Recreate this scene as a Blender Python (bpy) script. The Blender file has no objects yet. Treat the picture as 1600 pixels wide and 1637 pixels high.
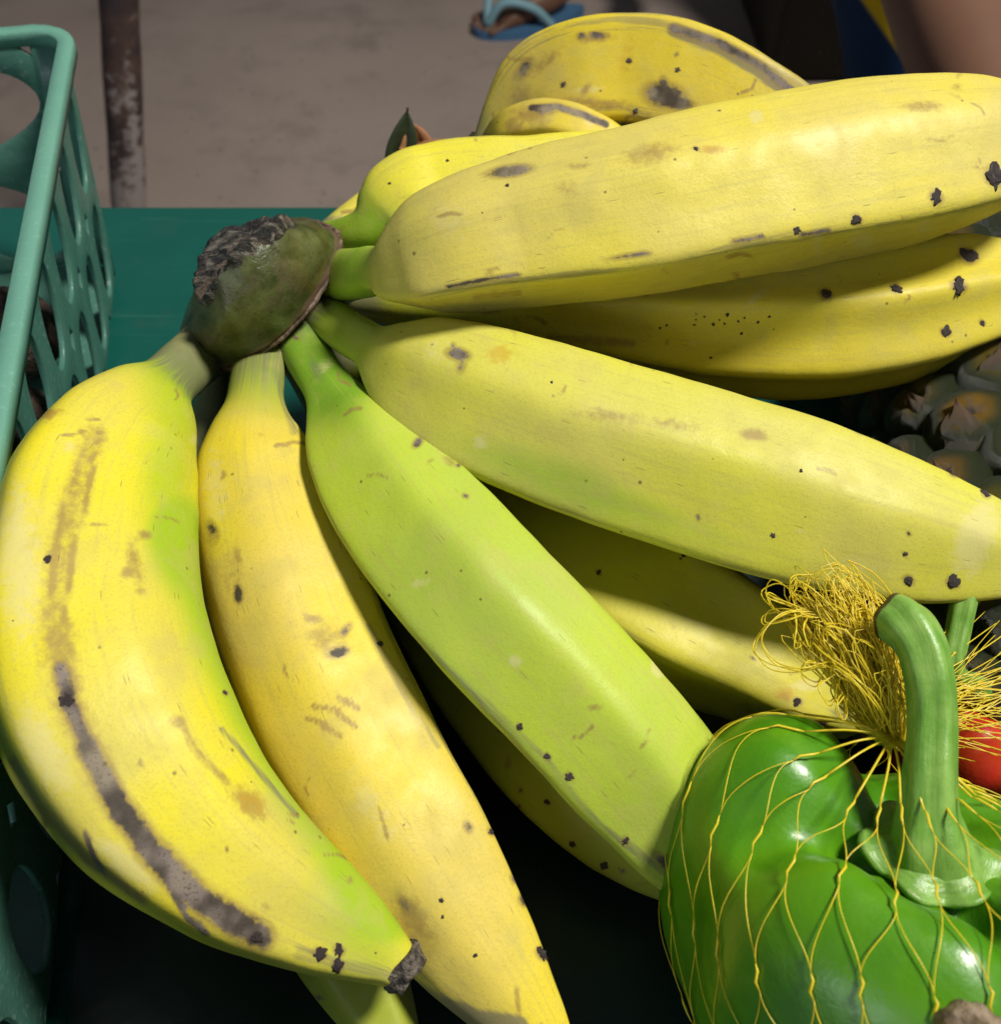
import bpy, bmesh, math, random
import numpy as np
from mathutils import Vector, Matrix, noise as mnoise
from mathutils.bvhtree import BVHTree
random.seed(7); rng = np.random.default_rng(7)
scene = bpy.context.scene
COL = scene.collection

# ------------------------------------------------------------------ camera
K = 0.86                      # overall size of the still life
H0 = 0.36                     # eye height over the table before scaling
PITCH = math.radians(50)
cp, sp = math.cos(PITCH), math.sin(PITCH)
FW = np.array((0, cp, -sp)); UP = np.array((0, sp, cp)); RT = np.array((1., 0, 0))
cam_d = bpy.data.cameras.new('camera'); cam = bpy.data.objects.new('camera', cam_d); COL.objects.link(cam)
cam.location = (0, 0, H0 * K)
cam.rotation_euler = (math.radians(90) - PITCH, 0, 0)
cam_d.sensor_fit = 'HORIZONTAL'; cam_d.sensor_width = 36; cam_d.lens = 36
cam_d.clip_start = 0.01; cam_d.clip_end = 60
cam_d.dof.use_dof = True; cam_d.dof.focus_distance = 0.275; cam_d.dof.aperture_fstop = 20
scene.camera = cam

# ------------------------------------------------------------------ light
w = bpy.data.worlds.new('World'); scene.world = w; w.use_nodes = True
w.node_tree.nodes['Background'].inputs[0].default_value = (0.80, 0.86, 1.0, 1)
w.node_tree.nodes['Background'].inputs[1].default_value = 0.10
def area(name, loc, target, size, power, color, shape='DISK', size_y=None):
    d = bpy.data.lights.new(name, 'AREA'); d.shape = shape; d.size = size
    if size_y: d.size_y = size_y
    d.energy = power; d.color = color
    o = bpy.data.objects.new(name, d); COL.objects.link(o); o.location = loc
    o.rotation_euler = (Vector(target) - Vector(loc)).to_track_quat('-Z', 'Y').to_euler()
    return o
area('stall_lamp', (1.28, 0.34, 2.30), (0.05, 0.22, 0.05), 0.50, 98, (1.0, 0.96, 0.88))
area('cool_left_fill', (-1.35, -1.35, 0.80), (0, 0.15, 0.05), 1.1, 9.0, (0.82, 0.92, 1.0), 'RECTANGLE', 0.7)  # unseen broad cool fill, placed for the bluish highlight on the pepper
scene.view_settings.view_transform = 'Standard'; scene.view_settings.look = 'None'
scene.view_settings.exposure = 0.0; scene.view_settings.gamma = 1.0
scene.render.engine = 'CYCLES'
scene.cycles.max_bounces = 4; scene.cycles.diffuse_bounces = 2; scene.cycles.glossy_bounces = 2
scene.cycles.use_adaptive_sampling = True; scene.cycles.adaptive_threshold = 0.025
scene.cycles.caustics_reflective = False; scene.cycles.caustics_refractive = False

# ------------------------------------------------------------------ placing helpers (photo measures 1600 x 1637)
def ray(px, py): return FW + RT * ((px - 800) / 1600) + UP * ((818.5 - py) / 1600)
def W(px, py, z):
    d = ray(px, py); t = (z - H0) / d[2]
    return (np.array((0, 0, H0)) + d * t) * K, t * K
def V(px, py, depth): return np.array((0, 0, H0 * K)) + ray(px, py) * depth
def proj(P):
    P = np.asarray(P, float) - np.array((0, 0, H0 * K)); d = P @ FW
    return 800 + 1600 * (P @ RT) / d, 818.5 - 1600 * (P @ UP) / d
def rayhit(bvh, px, py):
    d = Vector(ray(px, py)).normalized()
    return bvh.ray_cast(Vector((0, 0, H0 * K)), d)

# ------------------------------------------------------------------ object helpers
def link(o, parent=None):
    COL.objects.link(o)
    if parent: o.parent = parent
    return o
def mesh_obj(name, verts, faces, mat, parent=None, smooth=True):
    me = bpy.data.meshes.new(name)
    me.from_pydata([tuple(map(float, v)) for v in verts], [], [tuple(map(int, f)) for f in faces]); me.update()
    if smooth: me.polygons.foreach_set('use_smooth', [True] * len(me.polygons))
    if mat: me.materials.append(mat)
    return link(bpy.data.objects.new(name, me), parent)
def bm_obj(name, bm, mat, parent=None, smooth=True):
    me = bpy.data.meshes.new(name); bm.to_mesh(me); bm.free()
    if smooth: me.polygons.foreach_set('use_smooth', [True] * len(me.polygons))
    if mat: me.materials.append(mat)
    return link(bpy.data.objects.new(name, me), parent)
def tag(o, label, cat, group=None, kind=None):
    if label: o['label'] = label
    if cat: o['category'] = cat
    if group: o['group'] = group
    if kind: o['kind'] = kind
    return o
def empty(name, loc=(0, 0, 0)):
    o = bpy.data.objects.new(name, None); o.empty_display_size = 0.02; o.location = loc
    return link(o)
def reparent(child, parent):
    child.parent = parent; child.matrix_parent_inverse = parent.matrix_world.inverted()
def thing(name, loc, label, cat, group=None):
    e = empty(name, loc); bpy.context.view_layer.update(); return tag(e, label, cat, group)
def attr(o, name, vals):
    a = o.data.attributes.new(name, 'FLOAT', 'POINT'); a.data.foreach_set('value', np.asarray(vals, dtype=np.float32).ravel())
def catmull(P, n, power=0.5):
    """dense centripetal catmull-rom through rows of P (any columns; first 3 are xyz)"""
    P = np.asarray(P, float)
    d = np.maximum(np.linalg.norm(np.diff(P[:, :3], axis=0), axis=1), 1e-6)
    s = np.concatenate(([0], np.cumsum(d)))
    m = np.zeros_like(P)
    m[1:-1] = ((P[2:] - P[1:-1]) / d[1:, None] * d[:-1, None] + (P[1:-1] - P[:-2]) / d[:-1, None] * d[1:, None]) / (d[1:] + d[:-1])[:, None]
    m[0] = (P[1] - P[0]) / d[0]; m[-1] = (P[-1] - P[-2]) / d[-1]
    u = np.linspace(0, s[-1], n); i = np.clip(np.searchsorted(s, u, 'right') - 1, 0, len(d) - 1)
    h = d[i][:, None]; t = ((u - s[i]) / d[i])[:, None]
    out = (2*t**3 - 3*t**2 + 1) * P[i] + (t**3 - 2*t**2 + t) * h * m[i] + (-2*t**3 + 3*t**2) * P[i+1] + (t**3 - t**2) * h * m[i+1]
    return out, u
def norm(a): return a / np.maximum(np.linalg.norm(a, axis=-1, keepdims=True), 1e-12)
def smooth(a, b, x):
    t = np.clip((x - a) / (b - a), 0, 1); return t * t * (3 - 2 * t)
def tube_data(path, rad, sides=6, cap=True):
    path = np.asarray(path, float); n = len(path); rad = np.broadcast_to(np.asarray(rad, float), (n,))
    T = norm(np.gradient(path, axis=0))
    ref = np.array((0.13, 0.31, 0.94)); N = ref - T[0] * (ref @ T[0])
    if np.linalg.norm(N) < 1e-3: N = np.cross(T[0], (1, 0, 0))
    N = N / np.linalg.norm(N); vs = []
    a = np.arange(sides) / sides * 2 * math.pi
    for k in range(n):
        N = N - T[k] * (N @ T[k]); N = N / max(np.linalg.norm(N), 1e-9); B = np.cross(T[k], N)
        vs.append(path[k] + rad[k] * (np.cos(a)[:, None] * N + np.sin(a)[:, None] * B))
    vs = np.concatenate(vs); fs = []
    for k in range(n - 1):
        for j in range(sides):
            j2 = (j + 1) % sides
            fs.append((k*sides + j, k*sides + j2, (k+1)*sides + j2, (k+1)*sides + j))
    if cap: fs.append(tuple(range(sides - 1, -1, -1))); fs.append(tuple((n-1)*sides + j for j in range(sides)))
    return vs, fs
class MB:
    def __init__(self): self.v = []; self.f = []; self.n = 0
    def add(self, v, f):
        self.v.append(np.asarray(v, float)); self.f += [tuple(i + self.n for i in q) for q in f]; self.n += len(v)
    def build(self, name, mat, parent=None, smooth=True):
        return mesh_obj(name, np.concatenate(self.v), self.f, mat, parent, smooth)

# ------------------------------------------------------------------ node helper
class NT:
    def __init__(self, name):
        self.m = bpy.data.materials.new(name); self.m.use_nodes = True
        self.t = self.m.node_tree; self.b = self.t.nodes['Principled BSDF']; self.L = self.t.links
    def n(self, typ, **kw):
        nd = self.t.nodes.new(typ)
        for k, v in kw.items():
            if k.startswith('_'): setattr(nd, k[1:], v)
        return nd
    def put(self, sock, v):
        if hasattr(v, 'is_linked') or hasattr(v, 'links'): self.L.new(v, sock)
        else:
            if isinstance(v, (tuple, list)) and len(v) == 3 and sock.type == 'RGBA': v = (*v, 1)
            sock.default_value = v
    def attr(self, name): return self.n('ShaderNodeAttribute', _attribute_name=name).outputs['Fac']
    def attrv(self, name): return self.n('ShaderNodeAttribute', _attribute_name=name).outputs['Vector']
    def obj(self): return self.n('ShaderNodeTexCoord').outputs['Object']
    def gen(self): return self.n('ShaderNodeTexCoord').outputs['Generated']
    def rnd(self): return self.n('ShaderNodeObjectInfo').outputs['Random']
    def noise(self, vec, scale, detail=4, rough=0.55, dist=0.0):
        nd = self.n('ShaderNodeTexNoise'); self.put(nd.inputs['Vector'], vec)
        nd.inputs['Scale'].default_value = scale; nd.inputs['Detail'].default_value = detail
        nd.inputs['Roughness'].default_value = rough; nd.inputs['Distortion'].default_value = dist
        return nd.outputs[0]
    def voro(self, vec, scale, out='Distance', feature='F1', rand=1.0):
        nd = self.n('ShaderNodeTexVoronoi', _feature=feature); self.put(nd.inputs['Vector'], vec)
        nd.inputs['Scale'].default_value = scale; nd.inputs['Randomness'].default_value = rand
        return nd.outputs[out]
    def math(self, op, a, b=0.0, c=0.0, clamp=False):
        nd = self.n('ShaderNodeMath', _operation=op, _use_clamp=clamp)
        for i, v in enumerate((a, b, c)): self.put(nd.inputs[i], v)
        return nd.outputs[0]
    def ramp(self, x, a, b, lo=0.0, hi=1.0):
        nd = self.n('ShaderNodeMapRange', _interpolation_type='SMOOTHSTEP'); self.put(nd.inputs[0], x)
        for i, v in enumerate((a, b, lo, hi)): self.put(nd.inputs[i + 1], v)
        return nd.outputs[0]
    def mix(self, f, a, b, blend='MIX'):
        nd = self.n('ShaderNodeMix', _data_type='RGBA', _blend_type=blend)
        self.put(nd.inputs[0], f); self.put(nd.inputs[6], a); self.put(nd.inputs[7], b); return nd.outputs[2]
    def scale(self, vec, s):
        nd = self.n('ShaderNodeMapping'); self.put(nd.inputs[0], vec); nd.inputs['Scale'].default_value = s
        return nd.outputs[0]
    def bump(self, h, strength=0.3, dist=0.001, normal=None):
        nd = self.n('ShaderNodeBump'); nd.inputs['Strength'].default_value = strength; nd.inputs['Distance'].default_value = dist
        self.put(nd.inputs['Height'], h)
        if normal: self.put(nd.inputs['Normal'], normal)
        return nd.outputs[0]
    def done(self, color, rough=0.5, normal=None, spec=0.5, **kw):
        self.put(self.b.inputs['Base Color'], color); self.put(self.b.inputs['Roughness'], rough)
        self.put(self.b.inputs['Specular IOR Level'], spec)
        if normal: self.put(self.b.inputs['Normal'], normal)
        for k, v in kw.items(): self.put(self.b.inputs[k.replace('_', ' ')], v)
        return self.m

# ================================================================== setting: floor, table
def mat_floor():
    N = NT('concrete_floor'); p = N.obj()
    a = N.noise(p, 1.7, 5); b = N.noise(p, 160, 3, 0.7); c = N.noise(p, 9, 6, 0.6)
    col = N.mix(N.ramp(a, 0.3, 0.75), (0.27, 0.215, 0.183), (0.34, 0.272, 0.235))
    col = N.mix(N.math('MULTIPLY', N.ramp(c, 0.5, 0.75), 0.35), col, (0.21, 0.17, 0.145))
    col = N.mix(N.math('MULTIPLY', N.ramp(b, 0.35, 0.7), 0.22), col, (0.18, 0.15, 0.13))
    col = N.mix(N.math('MULTIPLY', N.ramp(N.noise(p, 4.2, 6, .68), .52, .66), .45), col, (.17, .14, .12))
    gr = N.n('ShaderNodeTexVoronoi'); N.put(gr.inputs['Vector'], p); gr.inputs['Scale'].default_value = 38
    sr = N.n('ShaderNodeSeparateColor'); N.L.new(gr.outputs['Color'], sr.inputs[0])
    col = N.mix(N.math('MULTIPLY', N.math('MULTIPLY', N.ramp(gr.outputs['Distance'], .16, .10), N.ramp(sr.outputs[0], .86, .87)), .7), col, (.11, .09, .075))
    return N.done(col, 0.85, N.bump(b, 0.4, 0.002), 0.25)
floor = mesh_obj('floor', [(-12, -6, -0.70), (12, -6, -0.70), (12, 18, -0.70), (-12, 18, -0.70)], [(0, 1, 2, 3)], mat_floor(), None, False)
tag(floor, 'dusty brown concrete floor behind the table', 'floor', kind='structure')

def mat_table():
    N = NT('table_green'); p = N.obj()
    a = N.noise(p, 14, 4); b = N.noise(p, 600, 2)
    col = N.mix(a, (0.004, 0.070, 0.054), (0.006, 0.092, 0.072))
    dust = N.ramp(N.voro(p, 70), 0.06, 0.03); pick = N.ramp(N.voro(p, 70, 'Color'), 0.84, 0.86)
    col = N.mix(N.math('MULTIPLY', N.math('MULTIPLY', dust, pick), 0.7), col, (0.30, 0.27, 0.2))
    sc = N.noise(N.scale(p, (9, 220, 1)), 1.0, 4, .7, .4); col = N.mix(N.math('MULTIPLY', N.ramp(sc, .60, .72), .35), col, (.05, .16, .13))
    col = N.mix(N.math('MULTIPLY', N.ramp(N.noise(p, 38, 5, .7), .55, .75), .35), col, (.035, .075, .06))
    return N.done(col, N.ramp(N.noise(p, 60, 4), 0.3, 0.8, 0.30, 0.55), N.bump(b, 0.12, 0.0005), 0.35)
ty = W(800, 328, 0)[0][1]
bm = bmesh.new(); bmesh.ops.create_cube(bm, size=1)
for v in bm.verts: v.co = Vector((v.co.x * 2.4, -0.5 + (v.co.y + 0.5) * (ty + 0.5), -0.0175 + v.co.z * 0.035))
bmesh.ops.bevel(bm, geom=bm.edges[:], offset=0.003, segments=3, affect='EDGES', profile=0.5)
table = bm_obj('table_top', bm, mat_table()); tag(table, 'dark green table top under the fruit', 'table', kind='structure')

# ================================================================== added dark sheet, standing in for table shade under the fruit
def shade_sheet():
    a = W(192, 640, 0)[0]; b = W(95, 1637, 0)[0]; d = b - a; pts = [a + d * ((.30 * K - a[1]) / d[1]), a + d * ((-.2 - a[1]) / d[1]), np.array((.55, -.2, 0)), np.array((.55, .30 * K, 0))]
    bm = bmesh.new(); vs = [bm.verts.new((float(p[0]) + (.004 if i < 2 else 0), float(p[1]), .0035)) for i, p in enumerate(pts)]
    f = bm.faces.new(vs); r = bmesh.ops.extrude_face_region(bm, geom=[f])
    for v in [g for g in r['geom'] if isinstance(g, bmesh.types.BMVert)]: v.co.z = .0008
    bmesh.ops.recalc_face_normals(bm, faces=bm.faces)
    N = NT('table_shade_dark'); p = N.obj(); a_ = N.noise(p, 30, 4); 
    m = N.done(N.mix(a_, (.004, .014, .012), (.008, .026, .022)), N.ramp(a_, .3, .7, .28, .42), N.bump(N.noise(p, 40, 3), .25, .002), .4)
    o = bm_obj('table_shade_sheet', bm, m, None, False); tag(o, 'very dark green sheet added as table shade under the front bananas and pepper', 'sheet')
shade_sheet()

# ================================================================== plastic basket at the left
def mat_plastic():
    N = NT('green_plastic'); p = N.obj()
    a = N.noise(p, 22, 5, 0.6); f = N.noise(p, 320, 4, 0.7); s = N.noise(N.scale(p, (1, 1, 0.15)), 240, 3)
    col = N.mix(a, (0.040, 0.135, 0.100), (0.075, 0.195, 0.150))
    sc = N.math('MULTIPLY', N.ramp(f, 0.56, 0.72), N.ramp(a, 0.38, 0.66))
    col = N.mix(N.math('MULTIPLY', sc, 0.75), col, (0.30, 0.42, 0.38))
    col = N.mix(N.math('MULTIPLY', N.ramp(s, 0.5, 0.75), 0.22), col, (0.03, 0.10, 0.07))
    return N.done(col, N.ramp(f, 0.3, 0.7, 0.30, 0.5), N.bump(f, 0.35, 0.0006), 0.5)
M_PLASTIC = mat_plastic()
def make_basket():
    c0 = W(187, 428, 0)[0][:2]; c1 = W(80, 1637, 0)[0][:2]
    d1 = (c1 - c0) / np.linalg.norm(c1 - c0); d2 = np.array((d1[1], -d1[0]))
    if d2[0] > 0: d2 = -d2
    Hh = 0.130 * K; L = 0.52 * K; Wd = 0.30 * K; flare = 0.012 * K; rc = 0.017 * K; th = 0.0022
    root = thing('plastic_basket', (*(c0 + d1 * L / 2 + d2 * Wd / 2), 0.0015),
                 'sea green plastic basket with slotted walls at the left of the bananas', 'basket')
    def P(s, wdt, z, off=0.0):
        """s along d1, wdt along d2, measured on the floor rectangle; walls lean out with height"""
        f = flare * z / Hh + off
        s2 = s + f * (2 * s / L - 1); w2 = wdt + f * (2 * wdt / Wd - 1)
        q = c0 + d1 * s2 + d2 * w2
        return np.array((q[0], q[1], z + 0.0015))
    # slotted panel with holes: cell by cell
    def panel(name, fn, length, cols, rows, holes):
        mb = MB(); n = 28
        ang = np.arange(n) / n * 2 * math.pi
        cw = length / cols
        for r, (z0, z1) in enumerate(rows):
            for c in range(cols):
                u0 = c * cw; hw, hz0, hz1, shear, sq = holes[r]
                uc = u0 + cw / 2
                zc = (hz0 + hz1) / 2; hh = (hz1 - hz0) / 2
                outer = []; inner = []
                for a in ang:
                    ca, sa = math.cos(a), math.sin(a); m = max(abs(ca), abs(sa))
                    outer.append((uc + cw / 2 * ca / m, (z0 + z1) / 2 + (z1 - z0) / 2 * sa / m))
                    e = sq
                    x = math.copysign(abs(ca) ** e, ca); y = math.copysign(abs(sa) ** e, sa)
                    wv = 1 - 0.30 * abs(y) ** 2
                    inner.append((uc + hw * x * wv + shear * y * hw, zc + hh * y))
                vs = [fn(u, z) for u, z in outer] + [fn(u, z) for u, z in inner]
                fs = [(i, (i + 1) % n, n + (i + 1) % n, n + i) for i in range(n)]
                mb.add(vs, fs)
        o = mb.build(name, M_PLASTIC, None, False)
        bm = bmesh.new(); bm.from_mesh(o.data); bmesh.ops.remove_doubles(bm, verts=bm.verts, dist=0.0002)
        bmesh.ops.recalc_face_normals(bm, faces=bm.faces); bm.to_mesh(o.data); bm.free()
        s = o.modifiers.new('t', 'SOLIDIFY'); s.thickness = th; s.offset = 0
        b = o.modifiers.new('b', 'BEVEL'); b.width = 0.0006; b.segments = 2; b.limit_method = 'ANGLE'
        o.data.polygons.foreach_set('use_smooth', [True] * len(o.data.polygons))
        reparent(o, root); return o
    rows = [(0.004, Hh * 0.50), (Hh * 0.50, Hh * 0.97)]
    ll = L - 2 * rc; lw = Wd - 2 * rc
    hs = [(0.0140 * K, Hh * 0.08, Hh * 0.45, -0.10, 0.62), (0.0140 * K, Hh * 0.55, Hh * 0.91, -0.10, 0.62)]
    hb = [(0.030 * K, Hh * 0.06, Hh * 0.44, 0.30, 1.0), (0.030 * K, Hh * 0.55, Hh * 0.88, -0.40, 1.0)]
    nc = 11
    panel('side_wall', lambda u, z: P(rc + u, 0, z), ll, nc, rows, hs)
    panel('side_wall', lambda u, z: P(rc + u, Wd, z), ll, nc, rows, hs)
    panel('end_wall', lambda u, z: P(0, rc + u, z), lw, 4, rows, hb)
    panel('end_wall', lambda u, z: P(L, rc + u, z), lw, 4, rows, hb)
    # rounded corner posts
    for (cs, cw_, a0) in ((rc, rc, 180), (L - rc, rc, 270), (L - rc, Wd - rc, 0), (rc, Wd - rc, 90)):
        vs = []; fs = []; na = 9; nz = 6
        for k in range(nz):
            for j in range(na):
                a = math.radians(a0 + 90 * j / (na - 1)); z = 0.004 + (Hh * 0.97 - 0.004) * k / (nz - 1)
                vs.append(P(cs + rc * math.cos(a), cw_ + rc * math.sin(a), z))
        for k in range(nz - 1):
            for j in range(na - 1): fs.append((k*na + j, k*na + j + 1, (k+1)*na + j + 1, (k+1)*na + j))
        o = mesh_obj('corner_post', vs, fs, M_PLASTIC)
        s = o.modifiers.new('t', 'SOLIDIFY'); s.thickness = th; s.offset = 0
        reparent(o, root)
    # rim: rounded rectangle swept with a flat, slightly arched strip
    path = []
    for (cs, cw_, a0) in ((rc, rc, 180), (L - rc, rc, 270), (L - rc, Wd - rc, 0), (rc, Wd - rc, 90)):
        for j in range(13):
            a = math.radians(a0 + 90 * j / 12); path.append((cs + rc * math.cos(a), cw_ + rc * math.sin(a), math.cos(a), math.sin(a)))
    full = []
    for i in range(len(path)):
        a = np.array(path[i]); b = np.array(path[(i + 1) % len(path)])
        k = max(1, int(np.linalg.norm(b[:2] - a[:2]) / 0.008))
        for j in range(k): full.append(a + (b - a) * j / k)
    rw = 0.0040 * K
    prof = [(-rw, -0.004), (-rw, 0.0012), (-rw * 0.8, 0.0022), (rw * 0.75, 0.0024), (rw * 0.98, 0.0016), (rw, 0.0), (rw, -0.0040), (rw - 0.0018, -0.0040), (rw - 0.0018, -0.0012), (-rw + 0.0018, -0.0012), (-rw + 0.0018, -0.004)]
    vs = []; fs = []; m = len(prof)
    for i, q in enumerate(full):
        for (o_, z_) in prof:
            base = P(q[0], q[1], Hh)
            nv = d1 * q[2] + d2 * q[3]; nv = nv / np.linalg.norm(nv)
            wob = 0.00025 * mnoise.noise(Vector((i * 0.9, o_ * 900, 3)))
            vs.append(base + np.array((*(nv * (o_ + 0.0016 + wob)), z_ + wob)))
    nF = len(full)
    for i in range(nF):
        for j in range(m):
            fs.append((i*m + j, i*m + (j+1) % m, ((i+1) % nF)*m + (j+1) % m, ((i+1) % nF)*m + j))
    N = NT('green_plastic_rim'); p = N.obj(); a = N.noise(p, 30, 4); f = N.noise(p, 500, 3, .7)
    col = N.mix(a, (0.105, 0.275, 0.205), (0.155, 0.35, 0.27)); col = N.mix(N.math('MULTIPLY', N.ramp(f, .55, .75), .3), col, (.3, .55, .46))
    rim_mat = N.done(col, 0.42, N.bump(f, 0.2, 0.0004), 0.45)
    o = mesh_obj('rim', vs, fs, rim_mat); reparent(o, root)
    o['label'] = 'paler worn top rim'
    # floor of the basket
    vs = []; 
    fl = [P(rc + (L - 2*rc) * 0, rc * 0.3, 0), ]
    ring = [P(q[0], q[1], 0.0025) for q in full]
    o = mesh_obj('basket_floor', ring, [tuple(range(len(ring)))], M_PLASTIC, None, False); reparent(o, root)
    # dark brown tubers lying in the basket
    N = NT('tuber_skin'); p = N.obj(); a = N.noise(p, 90, 5, .7); b = N.noise(p, 400, 3)
    mt = N.done(N.mix(N.ramp(a, .35, .65), (.018, .011, .008), (.075, .048, .034)), .8, N.bump(N.math('ADD', a, N.math('MULTIPLY', b, .4)), .9, .004), .3)
    k = 0
    for (s_, w_, z_, r_) in ((.09, .045, .026, .024), (.17, .04, .028, .026), (.25, .045, .027, .025), (.33, .04, .026, .024), (.41, .045, .028, .026), (.13, .11, .027, .026)):
        bm = bmesh.new(); bmesh.ops.create_icosphere(bm, subdivisions=4, radius=1)
        for v in bm.verts:
            nz = 1 + .16 * mnoise.noise(v.co * 1.4 + Vector((k * 7, 0, 0))) + .05 * mnoise.noise(v.co * 6 + Vector((0, k, 0))) + .03 * math.sin(v.co.x * 16)
            v.co = Vector((v.co.x * 1.35, v.co.y, v.co.z * .95)) * nz * r_ * K
        t = bm_obj('tuber', bm, mt); q = P(s_ * K, w_ * K, 0); t.location = (float(q[0]), float(q[1]), z_ * K + .004); t.rotation_euler = (0, 0, k * 1.3)
        tag(t, 'dark brown tuber lying inside the green basket, seen through its slots', 'tuber', 'dark tubers in the green basket'); k += 1
    return root
make_basket()

# ================================================================== bananas
def mat_banana(name, yel, yel2, grn, seed, speck=0.5, dirt=0.3):
    N = NT(name); p = N.obj(); uv = N.attrv('skin_uv')
    off = N.n('ShaderNodeVectorMath', _operation='ADD'); N.put(off.inputs[0], p); off.inputs[1].default_value = (seed * 3.7, seed * 1.3, seed * 7.1); p = off.outputs[0]
    off2 = N.n('ShaderNodeVectorMath', _operation='ADD'); N.put(off2.inputs[0], uv); off2.inputs[1].default_value = (seed * 1.7, seed * 2.3, 0); uv = off2.outputs[0]
    big = N.attr('n_big'); mid = N.attr('n_mid'); fine = N.noise(p, 420, 3, 0.65); vfine = N.noise(p, 1500, 1, 0.6)
    streak = N.noise(N.scale(uv, (26, 420, 1)), 1.0, 4, 0.68)
    green = N.attr('m_green')
    def add_noise(v, nz, k): return N.math('MULTIPLY_ADD', N.math('SUBTRACT', nz, 0.5), k, v)
    col = N.mix(N.ramp(big, 0.3, 0.7), yel, yel2)
    col = N.mix(N.ramp(add_noise(green, big, 0.35), 0.05, 0.95), col, grn)
    col = N.mix(N.math('MULTIPLY', N.ramp(streak, 0.48, 0.70), 0.34), col, (0.42, 0.37, 0.10))
    col = N.mix(N.math('MULTIPLY', N.ramp(mid, 0.48, 0.75), 0.20), col, (0.52, 0.45, 0.13))
    col = N.mix(N.math('MULTIPLY', N.ramp(vfine, 0.48, 0.78), 0.32), col, (0.37, 0.32, 0.07))
    col = N.mix(N.math('MULTIPLY', N.ramp(add_noise(N.attr('m_pale'), fine, 0.8), 0.35, 0.8), 0.55), col, (0.62, 0.56, 0.27))
    col = N.mix(N.math('MULTIPLY', N.ramp(add_noise(N.attr('m_grey'), streak, 0.9), 0.3, 0.8), 0.8), col, (0.15, 0.14, 0.095))
    col = N.mix(N.math('MULTIPLY', N.ramp(N.math('MULTIPLY', N.attr('ridge'), N.ramp(streak, .38, .62)), .25, .8), .55), col, (0.24, 0.20, 0.085))
    br = N.attr('m_brown')
    bf = N.math('MULTIPLY', N.ramp(add_noise(br, fine, 1.0), 0.18, 0.92), N.ramp(br, 0.0, 0.3))
    col = N.mix(N.math('MULTIPLY', bf, 0.75), col, N.mix(mid, (0.20, 0.115, 0.035), (0.34, 0.22, 0.075)))
    col = N.mix(N.math('MULTIPLY', N.ramp(add_noise(N.attr('m_orange'), fine, 1.0), 0.35, 0.8), 0.6), col, (0.50, 0.30, 0.02))
    dk = N.attr('m_dark')
    df = N.math('MULTIPLY', N.ramp(add_noise(dk, fine, 0.8), 0.36, 0.72), N.ramp(dk, 0.03, 0.2))
    col = N.mix(N.math('MULTIPLY', N.ramp(dk, 0.02, 0.45), .55), col, (0.26, 0.17, 0.05))
    dcol = N.mix(N.ramp(mid, 0.35, 0.65), (0.030, 0.024, 0.026), (0.20, 0.165, 0.15))
    dcol = N.mix(N.ramp(vfine, 0.5, 0.8), dcol, (0.05, 0.04, 0.04))
    col = N.mix(N.math('MULTIPLY', df, 0.93), col, dcol)
    def sepR(c):
        sn = N.n('ShaderNodeSeparateColor'); N.put(sn.inputs[0], c); return sn.outputs[0]
    v1 = N.n('ShaderNodeTexVoronoi'); N.put(v1.inputs['Vector'], p); v1.inputs['Scale'].default_value = 210
    fr = N.math('MULTIPLY', N.ramp(v1.outputs['Distance'], N.math('MULTIPLY', mid, 0.26), 0.04), N.ramp(sepR(v1.outputs['Color']), 1 - 0.22 * speck, 1 - 0.20 * speck))
    col = N.mix(N.math('MULTIPLY', fr, 0.8), col, (0.09, 0.055, 0.02))
    v2 = N.n('ShaderNodeTexVoronoi', _voronoi_dimensions='2D'); N.put(v2.inputs['Vector'], N.scale(uv, (90, 1100, 1))); v2.inputs['Scale'].default_value = 1.0
    scr = N.math('MULTIPLY', N.ramp(v2.outputs['Distance'], 0.16, 0.08), N.ramp(sepR(v2.outputs['Color']), 0.965, 0.97))
    col = N.mix(N.math('MULTIPLY', scr, 0.6), col, (0.12, 0.08, 0.03))
    col = N.mix(N.math('MULTIPLY', N.ramp(N.math('ADD', N.math('MULTIPLY', mid, .5), N.math('MULTIPLY', big, .5)), 0.52, 0.66), dirt * .5), col, (0.38, 0.32, 0.11))
    hgt = N.math('MULTIPLY_ADD', vfine, 0.30, fine)
    rough = N.math('MULTIPLY_ADD', df, 0.12, N.ramp(mid, 0.3, 0.7, 0.44, 0.58))
    return N.done(col, rough, N.bump(hgt, 0.22, 0.0005), 0.32)
M_SCAB = (lambda N: N.done(N.mix(N.noise(N.obj(), 900, 3), (0.012, 0.009, 0.010), (0.085, 0.06, 0.055)), 0.42, N.bump(N.noise(N.obj(), 1400, 3), 0.6, 0.0006), 0.5))(NT('black_scab'))
M_TIP = (lambda N: N.done(N.mix(N.ramp(N.noise(N.obj(), 420, 4), .35, .7), (0.02, 0.016, 0.015), (0.20, 0.165, 0.13)), 0.75, N.bump(N.noise(N.obj(), 800, 4), 0.9, 0.002), 0.3))(NT('dry_tip'))

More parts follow.
